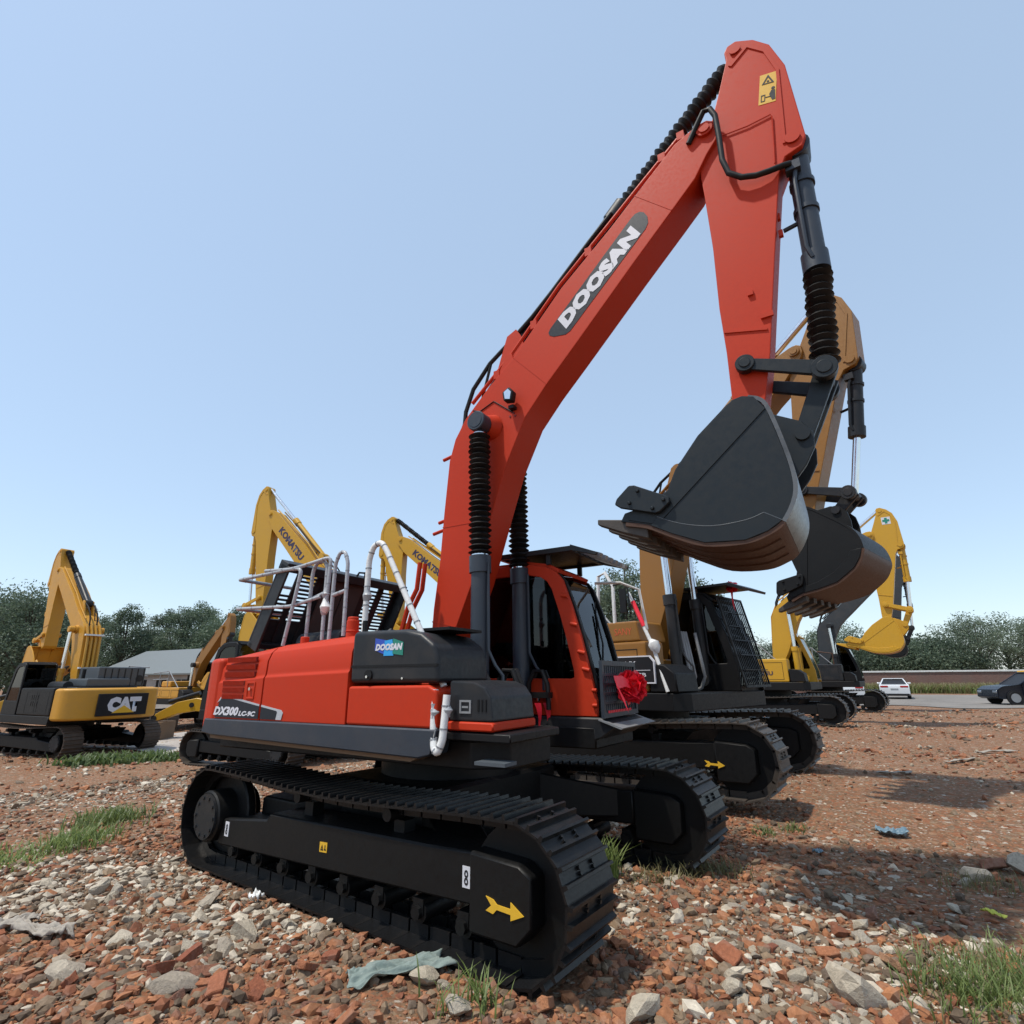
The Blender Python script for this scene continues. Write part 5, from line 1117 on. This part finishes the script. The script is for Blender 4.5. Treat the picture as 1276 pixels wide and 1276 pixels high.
for k in range(7):
    wv = MB().box(-8+k*2.7, -6.7+k*2.7, -4.03, -3.97, 1.3, 2.5).build('window', 'decal_black', sh); MB().box(-7.38+k*2.7, -7.32+k*2.7, -4.05, -4.03, 1.3, 2.5).build('frame', 'plaster', wv)
for y in (-2.2, 0.9): MB().box(12.0, 12.04, y, y+1.2, 1.3, 2.4).build('window', 'decal_black', sh)

# ---------------------------------------------------------------- trees
def tree_meshes(seed, h, rx, rz, nleaf, leaf, ncl, trunk_h, spread=0.55):
    rs = np.random.RandomState(seed)
    c0 = np.array([0, 0, trunk_h+rz*0.95])
    d = rs.normal(size=(ncl, 3)); d /= np.linalg.norm(d, axis=1)[:, None]
    rad = rs.uniform(0.35, 1.0, ncl)**0.6
    cl = c0+d*rad[:, None]*np.array([rx, rx, rz]); cl[:, 2] = np.maximum(cl[:, 2], trunk_h*0.8)
    cl[:, :2] *= (1-0.35*np.clip((cl[:, 2]-c0[2])/rz, 0, 1))[:, None]
    cs = rs.uniform(0.5, 1.15, ncl)*spread*rx*0.5
    k = rs.randint(0, ncl, nleaf); p = cl[k]+np.clip(rs.normal(size=(nleaf, 3)), -1.7, 1.7)*cs[k][:, None]*np.array([1, 1, 0.75])
    n = rs.normal(size=(nleaf, 3)); n[:, 2] += 0.6; n /= np.linalg.norm(n, axis=1)[:, None]
    a = rs.normal(size=(nleaf, 3)); u = np.cross(n, a); u /= np.linalg.norm(u, axis=1)[:, None]; w = np.cross(n, u)
    s = leaf*rs.uniform(0.6, 1.3, nleaf)[:, None]
    v = np.stack([p-u*s, p+w*s*0.45, p+u*s, p-w*s*0.45], 1).reshape(-1, 3)
    me = bpy.data.meshes.new('crown'); me.from_pydata(v.tolist(), [], np.arange(nleaf*4).reshape(-1, 4).tolist())
    t = MB(); t.tube([(0, 0, -0.3), (0.05, 0, trunk_h*0.6), (0.0, 0.1, trunk_h), (0.1, 0.1, trunk_h+rz), (0, 0, trunk_h+rz*1.7)], [h*0.028, h*0.022, h*0.018, h*0.01, h*0.003], 9)
    for i in range(min(ncl, 16)):
        q = Vector(cl[i]); b = Vector((0.03, 0.08, trunk_h*0.75+(q.z-trunk_h*0.75)*0.35)); t.tube([b, b.lerp(q, 0.5)+Vector((0, 0, 0.15)), q], [h*0.009, h*0.006, h*0.002], 6)
    return me, t.mesh('trunk')
TV = {'poplar': tree_meshes(1, 11, 2.6, 4.6, 13000, 0.12, 60, 2.2, 0.42), 'willow': tree_meshes(2, 10, 4.2, 4.1, 17000, 0.125, 75, 1.8, 0.40), 'round': tree_meshes(3, 8, 3.6, 3.3, 13000, 0.12, 50, 1.6, 0.42),
      'airy': tree_meshes(4, 9, 4.4, 3.7, 7000, 0.13, 46, 2.0, 0.36), 'bush': tree_meshes(5, 4, 2.8, 1.7, 9000, 0.12, 50, 0.5), 'thin': tree_meshes(6, 10, 2.2, 3.9, 8000, 0.11, 45, 2.6, 0.42)}
def tree(kind, label, x, y, sc, rot, mat='leaf', cat='tree', group=None, zs=1.0):
    root = thing('bush' if kind == 'bush' else 'tree', label, cat, (x, y, gz(x, y)), rot, group); root.scale = (sc, sc, sc*zs)
    cr, tk = TV[kind]; c = ob('crown', cr, None, root); 
    if not cr.materials: cr.materials.append(MATS[mat])
    if not tk.materials: tk.materials.append(MATS['bark'])
    c.material_slots[0].link = 'OBJECT'; c.material_slots[0].material = MATS[mat]
    ob('trunk', tk, None, root); return root
gl_ = 'trees in the dense stand left of the shed'
for k, (x, y, sc) in enumerate(((-61.4, 5.5, 1.15), (-61.3, 8.2, 1.1), (-55.0, 8.9, 1.05), (-64.1, 12.6, 0.98), (-75.8, 9.2, 1.2), (-74.9, 12.5, 1.15))):
    tree('willow', 'broad dark green tree in the stand beyond the letter-panel excavator', x, y, sc*0.93, k*1.3, 'leaf', group=gl_)
for k, (x, y, sc, kd) in enumerate(((-79.1, 19.7, 0.80, 'round'), (-82.3, 22.6, 0.95, 'poplar'), (-70.3, 21.0, 0.98, 'poplar'), (-73.1, 24.2, 0.90, 'willow'), (-75.8, 27.4, 1.02, 'poplar'), (-66.2, 25.3, 0.96, 'poplar'), (-67.7, 28.1, 1.05, 'poplar'), (-63.9, 28.3, 0.98, 'willow'), (-64.1, 30.7, 1.0, 'poplar'), (-66.7, 34.0, 0.95, 'round'), (-64.2, 35.9, 0.8, 'willow'), (-65.5, 41.4, 0.8, 'round'), (-61.5, 44.3, 0.8, 'round'))):
    tree(kd, {'poplar': 'slim upright', 'willow': 'broad spreading', 'round': 'low round-crowned'}[kd]+' dark green tree in the row behind the grey-roofed shed', x, y, sc, k*0.9, 'leaf', group={'poplar': 'slim', 'willow': 'broad', 'round': 'low round'}[kd]+' trees behind the shed')
for k, (x, y, sc, kd) in enumerate(((-25.8, 51.0, 1.16, 'round'), (-21.0, 46.7, 1.34, 'thin'), (-18.5, 45.9, 1.40, 'thin'), (-18.0, 50.2, 1.34, 'round'), (-13.9, 46.7, 1.32, 'thin'), (-13.3, 49.7, 1.37, 'thin'), (-14.3, 59.3, 1.16, 'round'), (-31.5, 54.5, 1.10, 'round'))):
    tree(kd, {'thin': 'slender loose-leaved', 'round': 'rounder'}[kd]+' grey-green tree behind the ochre boom and black cab', x, y, sc, k*1.1, 'leaf_pale', group={'thin': 'slender', 'round': 'rounder'}[kd]+' trees behind the excavator row')
for k, (x, y, sc, kd) in enumerate(((-15.5, 74.0, 0.85, 'round'), (-13.0, 78.5, 0.85, 'round'), (-9.8, 83.4, 0.9, 'round'), (-6.1, 80.9, 1.0, 'round'), (-4.4, 89.9, 1.0, 'airy'), (-1.7, 89.3, 0.9, 'round'), (0.7, 96.3, 0.85, 'round'), (2.8, 95.2, 0.9, 'bush'))):
    tree(kd, ('paler ' if k % 2 else 'darker ')+{'round': 'round-crowned', 'airy': 'loose-leaved', 'bush': 'low'}[kd]+' green tree behind the brick wall, beyond the shrubs', x, y, sc, k*1.7, 'leaf_pale' if k % 2 else 'leaf', group=('paler ' if k % 2 else 'darker ')+kd+' trees behind the brick wall')
for k, (x, y, sc) in enumerate(((-1.7, 82.8, 1.5), (0.4, 85.6, 1.6), (2.5, 87.2, 1.55), (4.7, 90.1, 1.6), (-4.9, 79.2, 1.5), (6.9, 93.0, 1.6))):
    tree('bush', 'bushy green shrub growing over the brick wall', x, y, sc, k*2.1, 'leaf', 'shrub', 'shrubs behind the brick wall')
for k, (x, y, sc) in enumerate(((8.8, 97.0, 1.02), (11.0, 96.0, 1.08), (14.2, 103.5, 1.1), (16.1, 99.8, 1.0), (19.6, 107.5, 1.05))):
    tree('airy', 'tall leafy tree with sky showing through, behind the brick wall', x, y, sc, k*1.9, 'leaf_pale', group='tall trees at the end of the brick wall')

# ---------------------------------------------------------------- rubble
def ico(sub):
    bm = bmesh.new(); bmesh.ops.create_icosphere(bm, subdivisions=sub, radius=1.0); v = np.array([x.co[:] for x in bm.verts]); f = [[q.index for q in x.verts] for x in bm.faces]; bm.free(); return v, np.array(f)
IV, IF = ico(1); JV, JF = ico(2)
def rubble():
    rs = np.random.RandomState(11)
    N1, N2, N3 = 56000, 38000, 26000
    def polar(n, r0, r1, pw): 
        r = r0+(r1-r0)*rs.rand(n)**pw; a = R(126)+R(60)*(rs.rand(n)*2-1); return CAM[0]+r*np.cos(a), CAM[1]+r*np.sin(a), r
    xs, ys, szs = [], [], []
    for (n, r0, r1, pw, s0, s1) in ((N1, 2.2, 8.5, 0.75, 0.008, 0.046), (N2, 6, 17, 0.8, 0.014, 0.04), (N3, 13, 40, 0.9, 0.022, 0.085)):
        x, y, r = polar(n, r0, r1, pw); s = s0+(s1-s0)*rs.rand(n)**3.2
        den = vnoise(x*0.8+17, y*0.8)*0.6+vnoise(x*0.25, y*0.25+31)*0.5
        right = sst(1.9, 2.8, x)*sst(0.5, 1.8, y)*(1-sst(8, 13, y))            # the trodden earth in front of the row carries less
        keep = rs.rand(n) < np.clip((den-0.36)*3.0, 0.10, 1)*(1-0.82*right)
        keep &= ~((y > 31) & (x > -14)); keep &= ~((np.abs(np.abs(y)-1.3) < 0.32) & (np.abs(x) < 2.3))
        xs.append(x[keep]); ys.append(y[keep]); szs.append(s[keep])
    x = np.concatenate(xs); y = np.concatenate(ys); s = np.concatenate(szs); n = len(x)
    z = gh(x, y)
    white = np.clip((vnoise(x*0.9+40, y*0.9+3)-0.32)*2.2, 0.05, 1.0); white = np.where(x < 0.5, white*0.95, white*0.55)
    u = rs.rand(n); k = rs.rand(n)[:, None]
    red = np.array([[0.18, 0.060, 0.028]])*(1-k)+np.array([[0.40, 0.168, 0.072]])*k; pal = np.array([[0.30, 0.245, 0.175]])*(1-k)+np.array([[0.64, 0.56, 0.44]])*k; brn = np.array([[0.10, 0.068, 0.044]])*(1-k)+np.array([[0.26, 0.18, 0.11]])*k
    colr = np.where((u < white*0.55)[:, None], pal, np.where((u < 0.62)[:, None], red, brn))
    nv, nf = len(IV), len(IF)
    sc = s[:, None]*rs.uniform(0.55, 1.3, (n, 3))*np.array([1.25, 1.0, 0.75])
    a = rs.rand(n)*6.283; ca, sa = np.cos(a)[:, None], np.sin(a)[:, None]
    P = IV[None]*(1+rs.uniform(-0.4, 0.4, (n, nv, 1)))*sc[:, None, :]
    X = P[..., 0]*ca-P[..., 1]*sa; Y = P[..., 0]*sa+P[..., 1]*ca
    tilt = rs.uniform(-0.5, 0.5, (n, 1)); Zz = P[..., 2]+X*tilt*0.6
    V = np.stack([X+x[:, None], Y+y[:, None], Zz+(z+sc[:, 2]*0.35)[:, None]], -1).reshape(-1, 3)
    Fc = (IF[None]+(np.arange(n)*nv)[:, None, None]).reshape(-1, 3)
    me = bpy.data.meshes.new('rubble'); me.vertices.add(len(V)); me.vertices.foreach_set('co', V.astype(np.float32).ravel())
    me.loops.add(len(Fc)*3); me.loops.foreach_set('vertex_index', Fc.ravel().astype(np.int32)); me.polygons.add(len(Fc))
    me.polygons.foreach_set('loop_start', (np.arange(len(Fc))*3).astype(np.int32)); me.update(calc_edges=True); me.validate(); me.shade_flat()
    at = me.color_attributes.new('stone_color', 'FLOAT_COLOR', 'POINT')
    cc = np.ones((len(V), 4), np.float32); cc[:, :3] = np.repeat(colr, nv, 0); at.data.foreach_set('color', cc.ravel())
    o = ob('rubble', me, 'rubble'); tag(o, 'small broken brick and stone rubble strewn over the yard', 'rubble', kind='stuff'); return o
rubble()
def chunk_meshes(kind, n):
    out = []
    for k in range(n):
        rs = np.random.RandomState(100+k+(50 if kind == 'brick' else 0)); m = MB()
        if kind == 'brick':
            # a snapped brick: box with one ragged end and knocked-off corners
            bm = bmesh.new(); bmesh.ops.create_cube(bm, size=1.0)
            for v in bm.verts: v.co = Vector((v.co.x*2.0*rs.uniform(0.8, 1.1), v.co.y*1.1, v.co.z*0.75))+Vector(rs.uniform(-0.16, 0.16, 3))
            bmesh.ops.subdivide_edges(bm, edges=bm.edges, cuts=1, use_grid_fill=True)
            for v in bm.verts: v.co += Vector(rs.uniform(-0.07, 0.07, 3)); v.co *= 0.5 if False else 1.0
            bmesh.ops.bevel(bm, geom=[e for e in bm.edges if e.calc_face_angle(0) > R(35)], offset=0.07, segments=1, affect='EDGES', clamp_overlap=True)
            for v in bm.verts: v.co *= 0.62
            me = bpy.data.meshes.new('brick_chunk'); bm.to_mesh(me); bm.free()
        else:
            # angular lump: icosphere planed by a few random cuts
            P = JV*rs.uniform(0.9, 1.1, (len(JV), 1))
            for q in range(13):
                d = rs.normal(size=3); d /= np.linalg.norm(d); lim = rs.uniform(0.42, 0.78); t = P@d; P = P-np.maximum(t-lim, 0)[:, None]*d
            P *= np.array([1.25, 0.95, 0.7]); P += rs.uniform(-0.045, 0.045, P.shape)
            me = bpy.data.meshes.new('concrete_chunk'); me.from_pydata(P.tolist(), [], JF.tolist())
        me.materials.append(MATS['brick_chunk' if kind == 'brick' else 'concrete_chunk'])
        me.polygons.foreach_set('use_smooth', [True]*len(me.polygons)); me.set_sharp_from_angle(angle=R(16)); out.append(me)
    return out
BM, CM = chunk_meshes('brick', 9), chunk_meshes('stone', 9)
def chunks():
    rs = np.random.RandomState(5)
    def put(kind, n, r0, r1, s0, s1, mean):
        done = 0
        while done < n:
            r = r0+(r1-r0)*rs.rand()**1.2; a = R(126)+R(56)*(rs.rand()*2-1); x, y = CAM[0]+r*math.cos(a), CAM[1]+r*math.sin(a)
            if abs(abs(y)-1.3) < 0.42 and abs(x) < 2.55: continue
            if 1.9 < y < 8 and abs(x) < 2.8: continue
            den = float(vnoise(np.array([x*0.9+(0 if kind == 'brick' else 40)]), np.array([y*0.9+3]))[0])
            right = float(sst(3.0, 4.3, np.array([x+0.15*y]))[0]*sst(-0.2, 1.2, np.array([y]))[0])
            if rs.rand() > max(0.06, (den-0.3)*2.2)*(1-0.8*right): continue
            add_chunk(kind, x, y, s0+(s1-s0)*rs.rand()**2.0, rs); done += 1
    put('brick', 295, 2.9, 7.5, 0.036, 0.115, 0); put('stone', 230, 2.9, 7.5, 0.032, 0.085, 0)
LANDMARKS = [(-1.35, -2.95, 'around the long pale rag'), (1.25, -1.85, 'around the crumpled teal net'), (-4.2, -2.0, 'around the bright green grass patch'), (4.3, 0.0, 'around the front right grass clump'), (2.6, -0.8, 'before the front end of the near track'), (-2.6, -2.0, 'at the rear end of the near track'), (0.0, -1.95, 'along the outer side of the near track'), (4.5, 2.7, 'around the right-hand pile of big blocks'), (3.0, 1.6, 'before the front end of the far track'), (-6.5, 0.5, 'behind the orange counterweight'), (0.5, -3.2, 'well outside the near track, by the sand-coloured brick')]
def add_chunk(kind, x, y, s, rs, sink=0.25):
    me = (BM if kind == 'brick' else CM)[rs.randint(9)]
    o = ob('brick_chunk' if kind == 'brick' else 'concrete_chunk', me, None)
    o.location = (x, y, gz(x, y)+s*(0.45-sink)); o.rotation_euler = (rs.uniform(-0.5, 0.5), rs.uniform(-0.5, 0.5), rs.uniform(0, 6.28)); o.scale = (s*rs.uniform(0.8, 1.3), s*rs.uniform(0.8, 1.2), s*rs.uniform(0.75, 1.1))
    size = 'small' if s < 0.05 else ('fist-sized' if s < 0.08 else 'large')
    where = min(((math.hypot(x-a, y-b), t) for a, b, t in LANDMARKS))[1]
    if kind == 'brick': tag(o, size+' broken red brick in the rubble '+where, 'brick', size+' broken bricks '+where)
    else: tag(o, size+' pale stone in the rubble '+where, 'stone', size+' pale stones '+where)
    return o
chunks()
# larger single lumps
rsb = np.random.RandomState(77)
BIG = [('brick', 4.54, 2.92, 0.15, 'large orange brick block at the edge of the right-hand stone pile'), ('stone', 4.36, 2.56, 0.14, 'flat pale stone resting against the right-hand brick block'), ('stone', 4.80, 2.95, 0.17, 'big pinkish-grey stone behind the right-hand brick block'), ('brick', 4.50, 2.62, 0.10, 'rounded brick lump between the pale stones of the right-hand pile'),
       ('stone', 3.66, -0.47, 0.17, 'large cream angular stone beside the grass clump'), ('brick', 2.98, -0.59, 0.15, 'long orange brick half standing on edge in front of the near track'), ('brick', 3.82, 0.07, 0.11, 'brown brick lump at the left edge of the grass clump'), ('brick', 3.65, 0.92, 0.11, 'long weathered brick lying on the trodden earth'),
       ('brick', 0.26, -2.84, 0.12, 'elongated sand-coloured brick among the left foreground rubble'), ('brick', 0.02, -2.55, 0.10, 'orange brick lump next to the sand-coloured brick'), ('stone', 0.14, -2.36, 0.11, 'long grey stone slab near the rear of the near track'), ('stone', -0.09, -2.10, 0.13, 'rough pale concrete lump beside the long grey slab'),
       ('stone', -2.09, -2.37, 0.12, 'flat white stone on dark earth behind the near track'), ('stone', -0.93, -1.95, 0.09, 'square cream stone leaning by the near track rollers'), ('stone', 0.51, -2.90, 0.12, 'whitish lump in the lower left rubble'), ('brick', 0.75, -2.75, 0.12, 'dark orange brick with mortar in the lower left rubble'),
       ('stone', 1.90, -1.95, 0.10, 'white stone beside the teal net sheet'), ('brick', 2.25, -1.62, 0.11, 'rust-coloured brick in front of the track front'), ('stone', 1.50, -1.85, 0.12, 'pale grey stone lying on the teal net'), ('stone', 2.72, -1.36, 0.13, 'broad white flat stone at the very front'), ('stone', 3.1, -0.95, 0.08, 'small white pointed stone'),
       ('brick', -0.2, -3.15, 0.11, 'reddish brick slab in the far left foreground'), ('stone', -0.4, -3.1, 0.12, 'jagged pale lump in the far left foreground'), ('stone', -0.7, -2.7, 0.10, 'grey-white flake between the rag and the track')]
for (kd, x, y, s, lb) in BIG:
    o = add_chunk(kd, x, y, s, rsb, 0.15); o['label'] = lb; del o['group']

# grass
def grass(label, spots, n, h, mat='grass', seed=0, spread=0.25, wide=0.006):
    rs = np.random.RandomState(seed); v = []; f = []
    cx = sum(p[0] for p in spots)/len(spots); cy = sum(p[1] for p in spots)/len(spots); cz = gz(cx, cy)
    for k in range(n):
        sx, sy = spots[rs.randint(len(spots))]; x = sx+rs.normal()*spread; y = sy+rs.normal()*spread; z = gz(x, y)-0.01
        a = rs.rand()*6.283; L = h*rs.uniform(0.45, 1.15); ln = rs.uniform(0.15, 0.9)*L; w = wide*rs.uniform(0.7, 1.4)
        dx, dy = math.cos(a), math.sin(a); px, py = -dy*w, dx*w; o = len(v)
        for t in (0, 0.4, 0.75): v += [(x+dx*ln*t*t+px*(1-t*0.6)-cx, y+dy*ln*t*t+py*(1-t*0.6)-cy, z+L*t*(1-0.25*t)-cz), (x+dx*ln*t*t-px*(1-t*0.6)-cx, y+dy*ln*t*t-py*(1-t*0.6)-cy, z+L*t*(1-0.25*t)-cz)]
        v.append((x+dx*ln-cx, y+dy*ln-cy, z+L*0.78-cz)); f += [(o, o+1, o+3, o+2), (o+2, o+3, o+5, o+4), (o+4, o+5, o+6)]
    me = bpy.data.meshes.new('grass_clump'); me.from_pydata(v, [], f); g = ob('grass_clump', me, mat); g.location = (cx, cy, cz)
    return tag(g, label, 'grass', kind='stuff')
grass('bright green grass patch on the rubble left of the near track', [(-4.16, -1.94), (-4.3, -1.8), (-4.05, -2.1)], 520, 0.20, 'grass', 1, 0.20, 0.008)
grass('small grass patch behind the larger one left of the track', [(-5.0, -1.35), (-5.2, -1.2)], 420, 0.24, 'grass', 2, 0.2, 0.010)
grass('low grass at the far left edge of the rubble', [(-4.0, -2.6), (-3.7, -2.75), (-4.4, -2.7)], 420, 0.12, 'grass', 3, 0.22, 0.009)
grass('tangled dry and green grass clump at the front right', [(4.3, 0.05), (4.15, -0.12), (4.5, 0.3), (4.6, 0.1), (4.4, -0.2)], 1100, 0.20, 'grass', 4, 0.16, 0.0045)
grass('pale dry stalks mixed into the front right grass clump', [(4.3, 0.15), (4.15, 0.0), (4.5, 0.4), (4.3, 2.2), (4.5, 2.4)], 330, 0.20, 'dry_grass', 5, 0.16, 0.004)
grass('leafy weed between the two track fronts', [(1.50, 0.45), (1.56, 0.5)], 190, 0.42, 'grass', 6, 0.06, 0.010)
grass('small weeds in front of the far track', [(1.95, 0.75), (2.1, 1.1), (2.4, 1.3)], 330, 0.16, 'dry_grass', 7, 0.12, 0.006)
grass('tiny weed tuft on the trodden earth by the ochre track', [(2.71, 3.2), (2.45, 2.9)], 160, 0.10, 'grass', 8, 0.07, 0.007)
grass('thin green shoots at the bottom edge beside the net', [(1.86, -1.95), (1.95, -1.85)], 60, 0.26, 'grass', 9, 0.07, 0.006)
grass('broad leafy weeds growing below the letter-panel counterweight', [(-17.0, 2.2), (-16.6, 2.8), (-16.0, 3.6), (-15.6, 4.3), (-16.3, 3.2)], 900, 0.36, 'weed', 10, 0.40, 0.035)
# weedy bank along the brick wall
bank = [(x, 57.4+(x+22)*25/74.0-0.6-q) for x in np.arange(-4, 22, 0.8) for q in (0.3, 1.2, 2.1)]
grass('strip of tall weeds along the foot of the brick wall', bank, 9000, 1.25, 'dry_grass', 11, 0.45, 0.035)
grass('green weeds among the tall strip along the brick wall', bank, 6000, 0.95, 'grass', 12, 0.45, 0.04)

# litter: crumpled sheets
def crumple(name, label, cat, mat, cx, cy, lx, ly, rz, seed, amp=0.05, n=26):
    rs = np.random.RandomState(seed); o0 = rs.rand(2)*50; v = []; f = []
    for i in range(n):
        for j in range(n):
            a = (i/(n-1)-0.5); b = (j/(n-1)-0.5); k = 0.75+0.5*float(vnoise(np.array([a*4+o0[0]]), np.array([b*4+o0[1]]))[0])
            x = cx+math.cos(rz)*a*lx*k-math.sin(rz)*b*ly*k; y = cy+math.sin(rz)*a*lx*k+math.cos(rz)*b*ly*k
            hz = float(vnoise(np.array([a*7+o0[1]]), np.array([b*9+o0[0]]))[0])*amp+float(vnoise(np.array([a*19]), np.array([b*17+9]))[0])*amp*0.5
            v.append((x-cx, y-cy, gz(x, y)+0.012+hz)); 
    f = [(i*n+j, (i+1)*n+j, (i+1)*n+j+1, i*n+j+1) for i in range(n-1) for j in range(n-1)]
    me = bpy.data.meshes.new(name); me.from_pydata(v, [], f); me.polygons.foreach_set('use_smooth', [True]*len(me.polygons))
    ob_ = ob(name, me, mat); ob_.location = (cx, cy, 0); md = ob_.modifiers.new('thickness', 'SOLIDIFY'); md.thickness = 0.003
    return tag(ob_, label, cat)
crumple('net_sheet', 'crumpled teal net sheet half buried in front of the track', 'net', 'net_teal', 1.30, -1.88, 0.62, 0.20, R(62), 1, 0.05, 40)
crumple('rag', 'long dirty pale rag lying on the left rubble', 'rag', 'rag', -1.30, -2.98, 0.50, 0.10, R(20), 2, 0.07)
crumple('rag', 'torn whitish rag at the left picture edge behind the long one', 'rag', 'rag', -1.7, -3.1, 0.4, 0.16, R(60), 3, 0.06)
crumple('plastic_scrap', 'small blue-grey plastic scrap on the trodden earth', 'plastic', 'plastic_blue', 3.7, 3.55, 0.30, 0.16, R(20), 4, 0.06)
crumple('plastic_scrap', 'tiny bluish plastic shred left of the larger blue scrap', 'plastic', 'plastic_blue', 3.08, 2.42, 0.14, 0.06, R(70), 5, 0.05, 12)
crumple('plastic_scrap', 'bright lime yellow plastic scrap near the right-hand grass', 'plastic', 'plastic_lime', 4.43, 1.42, 0.15, 0.05, R(-40), 6, 0.03, 12)
crumple('film_scrap', 'white film scrap lying near the track rollers', 'plastic', 'white_wrap', -0.62, -1.72, 0.12, 0.08, R(10), 8, 0.08, 12)
for k, (x, y, l, a) in enumerate(((4.6, 9.5, 0.9, 60), (6.4, 12.0, 1.6, 50), (3.6, 7.0, 0.6, 40), (7.2, 14.5, 1.8, 55), (5.2, 11.2, 1.0, 52))):
    crumple('packing_strip', 'whitish packing strip lying on the open ground right of the row', 'strip', 'rag', x, y, l, 0.10, R(a), 20+k, 0.04, 14)['group'] = 'packing strips on the open ground'
